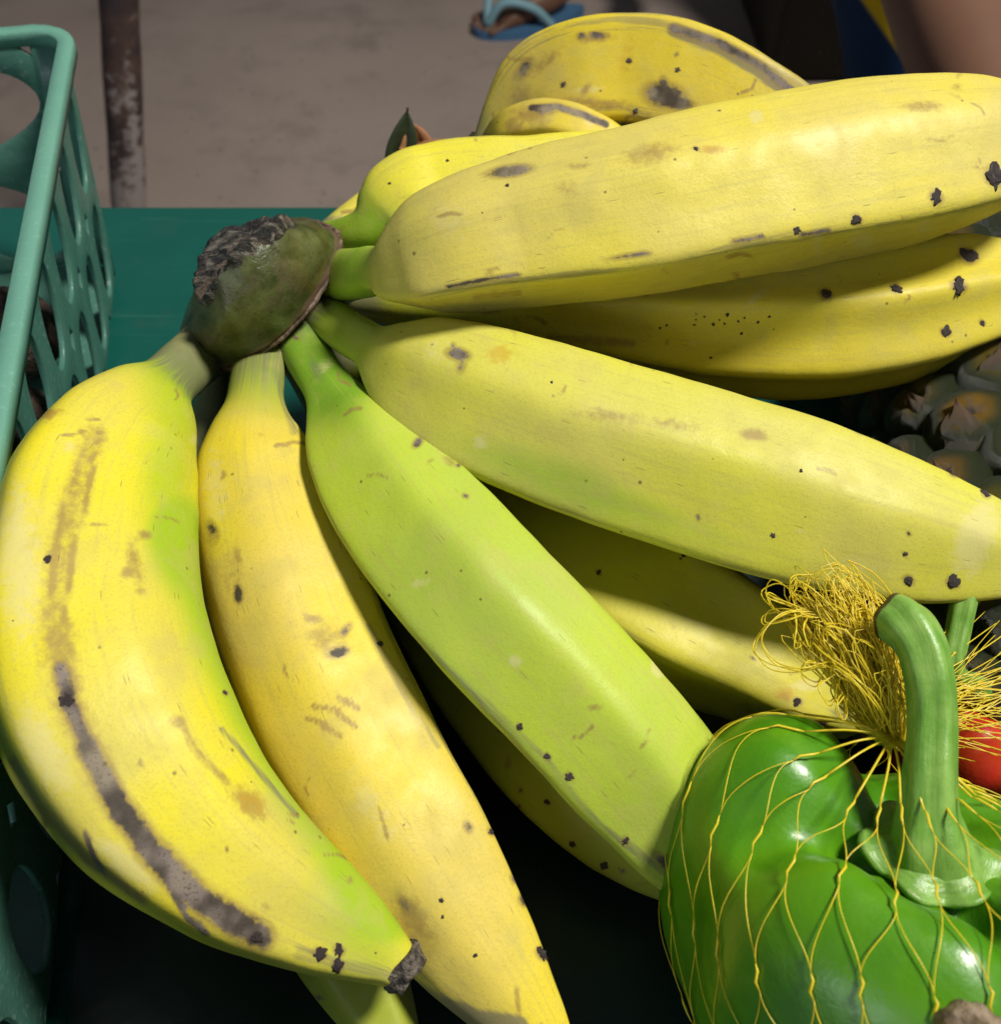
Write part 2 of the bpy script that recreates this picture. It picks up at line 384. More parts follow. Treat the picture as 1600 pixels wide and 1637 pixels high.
def scab_mesh(seed):
    bm = bmesh.new(); bmesh.ops.create_icosphere(bm, subdivisions=3, radius=1)
    for v in bm.verts:
        n_ = mnoise.noise(v.co * 1.6 + Vector((seed * 5.1, 0, 0)))
        n2 = mnoise.noise(v.co * 3.7 + Vector((0, seed * 3.3, 0)))
        n3 = mnoise.noise(v.co * 8 + Vector((2, seed * 1.9, 0)))
        v.co = v.co * (1 + 0.50 * n_ + 0.30 * n2 + 0.2 * n3); v.co.z *= 0.34
    me = bpy.data.meshes.new('dark_scab'); bm.to_mesh(me); bm.free(); me.materials.append(M_SCAB); me.polygons.foreach_set('use_smooth', [True] * len(me.polygons))
    return me
SCABS = [scab_mesh(i) for i in range(5)]

def banana(parent, pts, mat, phase=0.0, faces=5, pmid=8.0, n=260, m=140, scuff=44, ni=3, greenneck=0.9, tipgreen=0.25,
           marks=(), scabs=(), green_base=0.0, tip=None, greyneck=0.3, amp=0.00045, fang=None, conc=1.0, label=None, jit=None, name='banana'):
    P = []
    for (px, py, z, r) in pts:
        q, t = W(px, py, z); P.append((*q, r * t / 1600))
    C, u = catmull(P, n); R = np.maximum(C[:, 3], 0.0006); C = C[:, :3]
    s = u / u[-1]
    PA = np.array(P); cs_ = np.concatenate(([0], np.cumsum(np.linalg.norm(np.diff(PA[:, :3], axis=0), axis=1)))); cs_ /= cs_[-1]
    neck = (cs_[ni], cs_[min(ni + 2, len(cs_) - 2)])
    T = norm(np.gradient(C, axis=0))
    view = np.array((0, 0, H0 * K)) - C.mean(0)           # one fixed reference direction for the whole fruit
    Nn = norm(view - T * (T @ view)[:, None]); B = np.cross(T, Nn)
    th = np.arange(m) / m * 2 * math.pi
    base = np.radians(phase) + np.arange(faces) / faces * 2 * math.pi
    if jit is None: jit = [0.10, -0.08, 0.05, -0.12, 0.06, 0.0]
    fa = base + np.array(jit[:faces]) if fang is None else np.radians(np.array(fang, float))
    env = smooth(neck[0] * 0.7, neck[1] + 0.05, s) * (1 - 0.35 * smooth(0.86, 1.0, s))
    pw = 3.0 + (pmid - 3.0) * env
    c = np.maximum(0, np.cos(th[None, :] - fa[:, None]))    # faces x m
    rho = np.stack([(c ** p_).sum(0) ** (-1 / p_) for p_ in pw])
    rho /= rho.mean(1, keepdims=True); rho = rho ** (1 + (conc - 1) * env[:, None]); rho /= rho.mean(1, keepdims=True)
    Vt = C[:, None, :] + (R[:, None] * rho)[:, :, None] * (np.cos(th)[None, :, None] * Nn[:, None, :] + np.sin(th)[None, :, None] * B[:, None, :])
    Vt = Vt.reshape(-1, 3)
    # gentle lumps
    nrm = norm(Vt - np.repeat(C, m, 0))
    sd = random.random() * 50
    q = np.array([mnoise.noise(Vector((float(a), float(b), float(d))) * 45 + Vector((sd, 0, 0))) +
                  0.45 * mnoise.noise(Vector((float(a), float(b), float(d))) * 120 + Vector((0, sd, 0))) for a, b, d in Vt])
    Vt = Vt + nrm * (q * amp * np.repeat(env * 0.9 + 0.1, m))[:, None]
    faces_ = [(i*m + j, i*m + (j+1) % m, (i+1)*m + (j+1) % m, (i+1)*m + j) for i in range(n - 1) for j in range(m)]
    faces_.append(tuple(range(m - 1, -1, -1))); faces_.append(tuple((n-1)*m + j for j in range(m)))
    o = mesh_obj(name, Vt, faces_, mat)
    me = o.data; bm = bmesh.new(); bm.from_mesh(me); bmesh.ops.recalc_face_normals(bm, faces=bm.faces); bm.to_mesh(me); bm.free()
    me.polygons.foreach_set('use_smooth', [True] * len(me.polygons))
    ss = np.repeat(s, m); tt = np.tile(th, n)
    uvv = np.stack([np.repeat(u, m), tt / (2 * math.pi) * 0.16, np.zeros(n * m)], 1).astype(np.float32)
    a = me.attributes.new('skin_uv', 'FLOAT_VECTOR', 'POINT'); a.data.foreach_set('vector', uvv.ravel())
    rd = np.stack([np.cos(th - f) for f in fa]).max(0); attr(o, 'ridge', np.tile(1 - smooth(.735, .80, rd), n) * np.repeat(env, m))
    nv = [Vector(map(float, v)) for v in Vt]; o1 = Vector((sd * 1.7, 3, 1)); o2 = Vector((1, sd * 2.3, 7))
    attr(o, 'n_big', [0.5 + 0.40 * mnoise.noise(v * 26 + o1) + 0.20 * mnoise.noise(v * 55 + o1) for v in nv])
    attr(o, 'n_mid', [0.5 + 0.30 * mnoise.noise(v * 95 + o2) + 0.20 * mnoise.noise(v * 200 + o2) + 0.12 * mnoise.noise(v * 420 + o2) for v in nv])
    M = {k: np.zeros(n * m) for k in ('m_green', 'm_brown', 'm_dark', 'm_pale', 'm_grey', 'm_orange')}
    M['m_green'] += green_base + greenneck * (1 - smooth(neck[0] * 0.75, neck[1] + .02, ss)) + tipgreen * smooth(0.82, 0.99, ss)
    M['m_grey'] += greyneck * (1 - smooth(neck[0] * 0.7, neck[1], ss)) + 0.25 * smooth(0.95, 1.0, ss) + 0.75 * (1 - smooth(neck[0] * .25, neck[0] * .75, ss))
    X, Y = proj(Vt)
    vn = np.zeros(n * m * 3); me.vertices.foreach_get('normal', vn); vn = vn.reshape(-1, 3)
    front = smooth(-0.15, 0.1, (norm(np.array((0, 0, H0 * K)) - Vt) * vn).sum(1))
    rsc = random.Random(int(sd * 1000)); extra = []
    for _ in range(scuff):
        i_ = rsc.randrange(int(n * .12), int(n * .97)) * m + rsc.randrange(m)
        if front[i_] < .9: continue
        x_, y_ = X[i_], Y[i_]; a_ = rsc.uniform(0, 180); k_ = rsc.random()
        if k_ < .40: l_ = rsc.uniform(8, 26); extra.append(('brown', 'line', [(x_, y_), (x_ + l_ * math.cos(a_), y_ + l_ * math.sin(a_) * .6), (x_ + 1.7 * l_ * math.cos(a_ + .3), y_ + 1.6 * l_ * math.sin(a_ + .3) * .6)], rsc.uniform(4, 7), rsc.uniform(.6, 1)))
        elif k_ < .75: extra.append(('brown', x_, y_, rsc.uniform(5, 20), rsc.uniform(4, 10), a_, rsc.uniform(.45, .9)))
        elif k_ < .88: extra.append(('dark', x_, y_, rsc.uniform(5, 10), rsc.uniform(4, 7), a_, rsc.uniform(.6, 1)))
        else: extra.append(('pale', x_, y_, rsc.uniform(14, 50), rsc.uniform(8, 22), a_, rsc.uniform(.5, .9)))
    for mk in list(marks) + extra + [('brown', x_, y_, z_ * .95, z_ * .8, 20, .5) for (x_, y_, z_) in scabs if z_ > 9] + [('dark', x_, y_, z_ * .62, z_ * .5, 35, .8) for (x_, y_, z_) in scabs if z_ > 9]:
        kind = 'm_' + mk[0]
        if mk[1] == 'line':
            _, _, poly, wd, st = mk[:5]; d = np.full(n * m, 1e9)
            for (x0, y0), (x1, y1) in zip(poly[:-1], poly[1:]):
                L2 = (x1-x0)**2 + (y1-y0)**2; t = np.clip(((X-x0)*(x1-x0) + (Y-y0)*(y1-y0)) / L2, 0, 1)
                d = np.minimum(d, np.hypot(X - x0 - t*(x1-x0), Y - y0 - t*(y1-y0)))
            f = st * np.clip(1.3 * (1 - d / wd), 0, 1)
        else:
            _, x, y, a_, b_, an, st = mk
            ca, sa = math.cos(math.radians(an)), math.sin(math.radians(an))
            dx, dy = X - x, Y - y; e = np.hypot((dx*ca + dy*sa) / a_, (-dx*sa + dy*ca) / b_)
            f = st * np.clip(1.25 * (1 - e * 0.8), 0, 1)
        if mk[0] == 'green' : M[kind] += f * front
        else: M[kind] = np.maximum(M[kind], f * front)
    for k_, v_ in M.items(): attr(o, k_, np.clip(v_, 0, 1.2))
    # scabs sitting on the ridges
    if scabs or tip:
        bvh = BVHTree.FromPolygons([tuple(v) for v in Vt], faces_[:-2])
    reparent(o, parent)
    for i, (x, y, sz) in enumerate(scabs):
        h, nn, _, dist = rayhit(bvh, x, y)
        if h is None: continue
        if nn.dot(Vector((0, 0, H0 * K)) - h) < 0: nn = -nn
        so = link(bpy.data.objects.new('dark_scab', SCABS[i % 5]))
        r = sz * 0.5 * dist / 1600 * 0.95
        rot = nn.to_track_quat('Z', 'Y').to_matrix().to_4x4() @ Matrix.Rotation(i * 2.1, 4, 'Z')
        so.matrix_world = Matrix.Translation(h - nn * r * 0.12) @ rot @ Matrix.Diagonal((r, r * (0.7 + 0.3 * (i % 2)), r, 1))
        so.parent = o; so.matrix_parent_inverse = o.matrix_world.inverted()
    if tip:
        # dried blossom end
        vs = []; k = 14; e = C[-1]; ax = T[-1]; r0 = R[-1] * 1.1
        prof = [(-0.35, 1.02), (0.05, 1.12), (0.5, 0.98), (0.95, 0.92), (1.25, 0.80), (1.15, 0.45), (0.9, 0.12)]
        for (h, rr) in prof:
            for j in range(k):
                a = j / k * 2 * math.pi; w_ = 1 + 0.28 * mnoise.noise(Vector((math.cos(a) * 1.7, math.sin(a) * 1.7, h * 1.5 + sd)))
                vs.append(e + ax * (h * r0 * tip + 0.3 * r0 * mnoise.noise(Vector((math.cos(a), math.sin(a), sd)))) + r0 * rr * w_ * (math.cos(a) * Nn[-1] + math.sin(a) * B[-1]))
        fs = [(i*k + j, i*k + (j+1) % k, (i+1)*k + (j+1) % k, (i+1)*k + j) for i in range(len(prof) - 1) for j in range(k)]
        fs.append(tuple((len(prof)-1)*k + j for j in range(k)))
        t_ = mesh_obj('blossom_end', vs, fs, M_TIP); t_.parent = o; t_.matrix_parent_inverse = o.matrix_world.inverted()
    if label: o['label'] = label
    return o

Y1 = (0.80, 0.66, 0.055); Y2 = (0.78, 0.64, 0.11); YP = (0.72, 0.60, 0.15); GR = (0.20, 0.36, 0.018); LG = (0.47, 0.58, 0.035)
mA = mat_banana('banana_skin_gold', (0.70, 0.61, 0.020), (0.62, 0.54, 0.070), (0.32, 0.47, 0.018), 1, 0.6, 0.30)
mB = mat_banana('banana_skin_warm', (0.70, 0.56, 0.032), (0.65, 0.51, 0.085), (0.27, 0.35, 0.03), 2, 0.8, 0.35)
mC = mat_banana('banana_skin_lime', (0.43, 0.54, 0.040), (0.40, 0.51, 0.060), (0.17, 0.34, 0.020), 3, 0.5, 0.12)
mD = mat_banana('banana_skin_pale', (0.59, 0.57, 0.060), (0.57, 0.53, 0.10), (0.31, 0.43, 0.03), 4, 0.7, 0.22)
mE = mat_banana('banana_skin_cream', (0.67, 0.57, 0.070), (0.63, 0.53, 0.11), (0.26, 0.42, 0.025), 5, 0.6, 0.28)
mF = mat_banana('banana_skin_deep', (0.66, 0.55, 0.035), (0.60, 0.50, 0.05), (0.30, 0.40, 0.02), 6, 0.7, 0.25)
mG = mat_banana('banana_skin_bright', (0.70, 0.63, 0.040), (0.66, 0.60, 0.065), (0.24, 0.42, 0.015), 7, 0.4, 0.12)
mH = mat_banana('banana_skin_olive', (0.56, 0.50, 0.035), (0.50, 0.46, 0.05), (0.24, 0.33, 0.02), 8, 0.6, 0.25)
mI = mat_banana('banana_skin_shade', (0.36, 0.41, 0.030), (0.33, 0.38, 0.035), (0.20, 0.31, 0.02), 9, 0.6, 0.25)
mO = mat_banana('banana_skin_overripe', (0.64, 0.50, 0.030), (0.58, 0.45, 0.07), (0.28, 0.30, 0.03), 10, 1.3, 0.5)

crown_base = W(425, 480, 0.10)[0]
bunch = thing('banana_bunch', (float(crown_base[0]), float(crown_base[1]), 0.0),
              'large hand of yellow and green bananas on one thick cut stalk, in front', 'bananas')

A = banana(bunch, [(390, 516, .098, 52), (336, 555, .104, 47), (292, 592, .110, 45), (258, 626, .114, 52), (228, 670, .116, 92), (194, 722, .116, 127), (166, 788, .114, 148), (148, 895, .112, 164), (153, 1020, .108, 176),
     (190, 1140, .103, 178), (262, 1262, .096, 164), (364, 1365, .086, 136), (486, 1448, .075, 100), (576, 1502, .068, 68), (622, 1532, .065, 46), (640, 1546, .064, 37)],
    mA, fang=[-8, 72, 135, 195, 255, -52], pmid=9, tipgreen=0.35, tip=0.5, greyneck=0.95,
    marks=[('brown', 'line', [(95, 1010), (112, 1130), (150, 1210), (190, 1290), (250, 1370), (320, 1440), (410, 1495)], 44, 0.75), ('dark', 'line', [(98, 1070), (112, 1130), (148, 1210)], 20, 0.85), ('dark', 'line', [(140, 1195), (190, 1290), (250, 1370)], 29, 0.95), ('dark', 'line', [(240, 1360), (320, 1440), (415, 1497)], 36, 0.9),
           ('dark', 105, 1120, 26, 14, 80, 1.0), ('dark', 190, 1300, 34, 16, 40, 1.0),
           ('brown', 'line', [(150, 700), (120, 780), (100, 870), (85, 980), (85, 1050)], 42, 0.62),
           ('brown', 'line', [(125, 735), (92, 850), (76, 980)], 7, 1.0), ('brown', 'line', [(150, 740), (118, 880), (95, 1040)], 6, 1.0), ('brown', 'line', [(160, 690), (135, 790)], 5, 1.0),
           ('brown', 75, 662, 28, 12, -10, 0.9), ('orange', 80, 662, 40, 16, -10, .6),
           ('brown', 215, 900, 50, 18, 75, 0.7), ('brown', 232, 855, 16, 12, 0, 0.9), ('brown', 205, 915, 16, 14, 0, .9), ('brown', 225, 945, 12, 10, 0, .9),
           ('brown', 'line', [(285, 1150), (320, 1210), (365, 1250)], 12, 0.75), ('brown', 400, 1285, 48, 26, 40, 0.85), ('brown', 285, 1155, 20, 14, 20, .9),
           ('orange', 400, 1285, 60, 34, 40, 0.6), ('grey', 'line', [(355, 1165), (410, 1230), (475, 1305)], 10, 0.7),
           ('green', 268, 760, 170, 70, 92, 0.7), ('green', 'line', [(300, 860), (345, 1000), (400, 1140), (520, 1310), (620, 1440)], 75, 0.9),
           ('green', 560, 1470, 90, 60, 40, .35),
           ('brown', 'line', [(20, 1215), (60, 1285), (140, 1375), (230, 1440)], 14, .9), ('dark', 'line', [(135, 1330), (150, 1370), (165, 1395)], 7, .9), ('dark', 'line', [(262, 1400), (300, 1470), (330, 1492)], 8, .9),
           ('pale', 30, 900, 200, 55, 88, .8), ('pale', 70, 1200, 120, 50, 60, .8), ('pale', 200, 1380, 110, 35, 40, .8), ('grey', 'line', [(480, 1525), (560, 1545), (620, 1560)], 26, .6)],
    scabs=[(77, 893, 15), (512, 1525, 22), (542, 1520, 20), (540, 1545, 20), (410, 1498, 24), (360, 1108, 10), (455, 1222, 16), (105, 1120, 22)],
    label='leftmost banana, thick and curved with a long grey scar')
Bn = banana(bunch, [(430, 515, .098, 60), (415, 566, .104, 45), (408, 615, .106, 41), (404, 652, .105, 46), (401, 690, .102, 66), (402, 735, .098, 88), (410, 790, .094, 103), (437, 900, .088, 117), (485, 1050, .079, 124),
     (560, 1210, .068, 126), (648, 1360, .057, 121), (728, 1480, .048, 104), (800, 1575, .042, 80), (850, 1640, .039, 56), (885, 1690, .037, 38)],
    mB, fang=[-20, 25, 78, 140, 200, -108], pmid=9, tipgreen=0.15, tip=0.6, greyneck=0.6,
    marks=[('brown', 375, 920, 90, 35, 80, 0.42), ('dark', 381, 950, 18, 9, 85, 1.0), ('brown', 380, 890, 26, 10, 80, .8), ('brown', 340, 860, 30, 20, 60, .6),
           ('dark', 340, 845, 18, 10, 60, .75), ('dark', 540, 1043, 22, 12, -10, 0.9), ('brown', 520, 1020, 46, 40, 30, 0.62), ('brown', 500, 990, 30, 12, 15, .75), ('dark', 552, 1008, 18, 9, -50, .7),
           ('brown', 545, 1130, 60, 40, 20, 0.30), ('brown', 'line', [(500, 1130), (540, 1135)], 8, .9), ('brown', 'line', [(540, 1115), (572, 1132)], 9, .9), ('brown', 'line', [(490, 1148), (520, 1158), (530, 1170)], 8, .9),
           ('brown', 'line', [(540, 1140), (568, 1162)], 8, .9), ('brown', 'line', [(515, 1160), (545, 1178)], 8, .9),
           ('pale', 600, 1300, 140, 50, 60, .55), ('pale', 345, 780, 120, 40, 85, .6), ('brown', 'line', [(605, 1290), (620, 1340)], 6, .8), ('dark', 748, 1323, 14, 10, 60, .7),
           ('brown', 660, 1470, 60, 34, 55, 0.85), ('dark', 650, 1450, 26, 12, 50, .6),
           ('grey', 'line', [(650, 1575), (700, 1605), (760, 1628), (830, 1640)], 26, 1.0), ('brown', 'line', [(825, 1580), (830, 1620)], 8, .8),
           ('grey', 'line', [(590, 1000), (640, 1100), (700, 1195)], 12, .55), ('grey', 'line', [(440, 590), (455, 640), (470, 690)], 16, .6)],
    scabs=[(825, 1405, 20), (838, 1440, 22), (868, 1525, 24), (765, 1270, 13), (785, 1330, 14), (608, 1030, 10), (760, 1528, 9), (705, 1440, 8), (707, 1466, 7)],
    label='broad golden banana beside the leftmost one')
Cn = banana(bunch, [(458, 500, .098, 56), (487, 555, .106, 40), (512, 598, .109, 37), (535, 632, .110, 42), (554, 664, .109, 58), (580, 705, .108, 82), (618, 765, .106, 100), (690, 858, .103, 113), (785, 965, .100, 121),
     (905, 1090, .088, 122), (1022, 1220, .072, 117), (1108, 1322, .053, 100), (1160, 1388, .040, 78), (1200, 1436, .032, 54), (1226, 1466, .028, 34)],
    mC, fang=[10, -38, -100, 95, 155, 210], pmid=13, greenneck=1.0, tipgreen=0.0, tip=0.6, greyneck=0.25, green_base=0.12,
    marks=[('dark', 1070, 1385, 44, 12, 38, 0.9), ('dark', 668, 707, 14, 8, -45, .9), ('grey', 'line', [(640, 1000), (760, 1110), (870, 1215), (960, 1320), (1070, 1400)], 15, .6),
           ('brown', 'line', [(1040, 1168), (1025, 1195)], 5, .9), ('brown', 1010, 1240, 20, 6, -40, .6), ('green', 545, 640, 70, 60, 50, .5), ('grey', 505, 590, 40, 16, 60, .6),
           ('orange', 535, 700, 40, 26, 0, .28), ('grey', 660, 900, 16, 12, 0, .15)],
    scabs=[(875, 1210, 12), (910, 1242, 15), (1000, 1345, 14), (830, 1163, 12)],
    label='lime green banana in the middle of the hand')
D = banana(bunch, [(482, 482, .104, 46), (532, 513, .113, 35), (572, 540, .119, 35), (606, 560, .121, 40), (632, 574, .122, 60), (666, 592, .122, 86), (728, 622, .121, 109), (850, 668, .118, 124), (1000, 718, .114, 131),
     (1150, 763, .110, 133), (1300, 808, .106, 130), (1420, 842, .103, 116), (1530, 868, .100, 91), (1620, 886, .097, 64), (1690, 900, .095, 44), (1720, 906, .094, 34)],
    mD, fang=[6, -36, -98, 90, 150, 205], pmid=14, greenneck=0.95, tip=0.6, greyneck=0.2, tipgreen=0.1,
    marks=[('dark', 732, 566, 24, 13, 10, 0.95), ('dark', 738, 585, 10, 16, 20, .6), ('orange', 800, 565, 40, 24, -10, .75), ('orange', 880, 620, 60, 16, 15, .45),
           ('brown', 975, 665, 80, 16, 6, 0.6), ('brown', 1080, 678, 60, 14, 6, .6), ('brown', 1205, 695, 30, 14, 8, .95), ('green', 900, 770, 260, 45, 20, 0.7), ('green', 1200, 880, 300, 40, 15, .3),
           ('pale', 1560, 860, 45, 90, 20, .95), ('pale', 1380, 900, 110, 40, 12, .5), ('green', 620, 620, 60, 80, 30, .2), ('pale', 700, 560, 60, 50, 0, .5)],
    scabs=[(1375, 686, 18), (1445, 707, 12), (1525, 755, 18), (1576, 789, 16), (1452, 928, 20), (1523, 931, 22), (1447, 886, 10), (1235, 856, 9), (1280, 752, 8), (882, 611, 6)],
    label='long pale yellow banana pointing right, above the pepper')
E = banana(bunch, [(488, 450, .104, 54), (540, 442, .118, 44), (588, 434, .136, 40), (625, 428, .146, 44), (648, 423, .150, 68), (675, 414, .153, 86), (720, 399, .157, 100), (828, 373, .160, 115), (1000, 343, .164, 127),
     (1200, 302, .166, 133), (1400, 268, .166, 131), (1520, 248, .166, 117), (1610, 232, .165, 92), (1670, 220, .164, 60), (1700, 214, .164, 40)],
    mE, fang=[-14, -52, -112, 72, 135, 192], pmid=14, greenneck=1.0, tip=0.6, greyneck=0.1,
    marks=[('dark', 815, 273, 42, 12, -8, 1.0), ('brown', 1040, 245, 60, 24, -12, 0.75), ('brown', 925, 265, 26, 9, -5, .7), ('brown', 905, 300, 26, 26, 0, .45),
           ('orange', 1140, 238, 36, 12, 0, .85), ('brown', 1140, 238, 18, 8, 0, .8), ('brown', 1475, 170, 44, 13, 0, .8), ('brown', 1590, 115, 18, 8, 0, .9),
           ('grey', 1250, 150, 120, 12, -12, .4), ('dark', 'line', [(718, 458), (780, 446), (830, 440)], 6, .8), ('brown', 'line', [(760, 475), (830, 468)], 12, .6), ('dark', 'line', [(960, 412), (1040, 405)], 4.5, .7),
           ('dark', 'line', [(1170, 385), (1220, 377)], 4, .7), ('dark', 'line', [(1280, 375), (1325, 368)], 4, .8), ('dark', 'line', [(1440, 346), (1500, 332)], 4, .8), ('pale', 720, 350, 90, 70, -30, .5), ('green', 660, 360, 40, 80, 0, .15)],
    scabs=[(1370, 351, 18), (1274, 369, 12), (1497, 315, 24), (1590, 282, 34), (1112, 237, 10), (610 + 200, 296, 7)],
    label='topmost banana, long and cream yellow, reaching to the right edge')
Fn = banana(bunch, [(500, 470, .100, 26), (600, 480, .100, 34), (720, 488, .102, 48), (860, 494, .104, 66), (1000, 508, .106, 80), (1150, 519, .109, 97), (1300, 519, .112, 106),
     (1440, 502, .114, 99), (1560, 477, .115, 81), (1650, 462, .115, 56), (1700, 450, .115, 34)],
    mF, fang=[10, 70, -46, 135, -115, 190], pmid=15, conc=2.0, ni=2, greenneck=0.6, tip=0.6,
    marks=[('brown', 'line', [(880, 540), (960, 545), (1010, 548)], 14, .75), ('brown', 1000, 520, 130, 12, 5, .35), ('brown', 930, 560, 40, 10, 8, .5)],
    scabs=[(1320, 470, 22), (1432, 460, 18), (1533, 457, 26), (1512, 531, 18), (1570, 516, 12), (1548, 409, 30),
           (1126, 506, 5), (1140, 518, 6), (1150, 511, 4), (1163, 503, 7), (1180, 513, 5), (1190, 508, 4), (1110, 519, 5), (1230, 506, 5), (1112, 511, 4), (1212, 515, 5), (1158, 517, 5), (1185, 533, 5), (1136, 572, 6), (1055, 524, 5), (1065, 520, 5)],
    label='ridged banana tucked under the topmost one')
G = banana(bunch, [(486, 412, .102, 44), (526, 389, .113, 33), (562, 380, .120, 33), (590, 371, .123, 40), (612, 356, .125, 58), (640, 337, .127, 73), (700, 319, .128, 79), (850, 312, .128, 82), (1000, 298, .127, 80),
     (1130, 280, .126, 60), (1200, 270, .126, 30)],
    mG, phase=40, pmid=6, greenneck=1.0, greyneck=0.1, marks=[('green', 590, 375, 60, 40, 0, .4)], scabs=[(623, 293, 6), (715, 256, 6)],
    label='bright yellow banana behind the topmost one')
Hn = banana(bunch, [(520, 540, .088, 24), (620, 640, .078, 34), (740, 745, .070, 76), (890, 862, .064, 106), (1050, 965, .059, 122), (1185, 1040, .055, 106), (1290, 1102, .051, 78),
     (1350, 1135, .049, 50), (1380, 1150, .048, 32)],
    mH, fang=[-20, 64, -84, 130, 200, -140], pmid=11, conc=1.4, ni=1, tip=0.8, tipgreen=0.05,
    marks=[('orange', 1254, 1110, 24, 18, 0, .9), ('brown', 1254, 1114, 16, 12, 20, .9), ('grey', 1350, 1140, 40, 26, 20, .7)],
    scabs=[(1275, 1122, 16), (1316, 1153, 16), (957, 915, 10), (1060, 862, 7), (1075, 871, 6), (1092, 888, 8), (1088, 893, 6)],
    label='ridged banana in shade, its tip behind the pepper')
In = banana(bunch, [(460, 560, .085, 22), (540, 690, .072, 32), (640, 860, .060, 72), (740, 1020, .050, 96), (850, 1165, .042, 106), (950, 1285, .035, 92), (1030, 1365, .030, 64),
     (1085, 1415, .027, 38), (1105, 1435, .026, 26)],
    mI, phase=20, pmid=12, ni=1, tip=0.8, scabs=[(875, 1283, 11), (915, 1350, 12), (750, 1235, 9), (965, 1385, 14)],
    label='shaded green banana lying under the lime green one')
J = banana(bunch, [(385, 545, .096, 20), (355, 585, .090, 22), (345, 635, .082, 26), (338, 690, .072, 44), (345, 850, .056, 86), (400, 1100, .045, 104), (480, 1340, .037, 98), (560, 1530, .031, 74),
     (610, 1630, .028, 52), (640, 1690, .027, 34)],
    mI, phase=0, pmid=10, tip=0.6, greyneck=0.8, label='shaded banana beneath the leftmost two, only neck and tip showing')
Kn = banana(bunch, [(500, 395, .100, 20), (535, 368, .096, 22), (562, 352, .090, 26), (600, 345, .084, 42), (720, 330, .078, 56), (860, 318, .074, 58), (980, 310, .072, 46), (1040, 306, .071, 24)],
    mE, ni=2, phase=0, greenneck=0.3, label='sliver of a banana behind the green neck')

# ---- crown and cut stalk
def mat_crown():
    N = NT('banana_crown'); p = N.obj()
    a = N.noise(p, 75, 4, 0.6); f = N.noise(p, 480, 4, 0.7); sp_ = N.voro(p, 500)
    h = N.attr('up')
    col = N.mix(N.ramp(a, 0.35, 0.65), (0.036, 0.046, 0.010), (0.105, 0.118, 0.040))
    col = N.mix(N.math('MULTIPLY', N.ramp(N.noise(p, 110, 5, .6), .50, .66), .5), col, (0.10, 0.072, 0.045))
    col = N.mix(N.math('MULTIPLY', N.ramp(N.noise(p, 55, 3), .5, .7), .6), col, (0.095, 0.080, 0.014))
    col = N.mix(N.math('MULTIPLY', N.ramp(sp_, .22, .1), .6), col, (0.03, 0.035, 0.012))
    col = N.mix(N.ramp(N.math('ADD', N.attr('collar'), N.math('MULTIPLY', N.math('SUBTRACT', f, .5), .6)), .35, .7), col, (0.12, 0.075, 0.05))
    wet = N.ramp(N.noise(p, 38, 2), .50, .62)
    return N.done(col, N.math('SUBTRACT', 0.36, N.math('MULTIPLY', wet, .24)), N.bump(N.math('ADD', a, N.math('MULTIPLY', f, .5)), 0.45, 0.0016), 0.5)
def mat_cut():
    N = NT('stalk_cut'); p = N.obj()
    mp = N.n('ShaderNodeMapping'); N.put(mp.inputs[0], p); mp.inputs['Rotation'].default_value = (0, 0, math.radians(-28)); mp.inputs['Scale'].default_value = (.28, 1.6, 1.2)
    st = N.noise(mp.outputs[0], 260, 5, 0.7, 0.6); f = N.noise(p, 1200, 3, .7)
    col = N.mix(N.ramp(st, .44, .72), (0.020, 0.018, 0.017), (0.34, 0.295, 0.245))
    col = N.mix(N.math('MULTIPLY', N.ramp(N.noise(p, 90, 4), .52, .66), .7), col, (0.19, 0.13, 0.085))
    return N.done(col, 0.42, N.bump(N.math('ADD', st, N.math('MULTIPLY', f, .4)), 1.0, 0.003), 0.45)
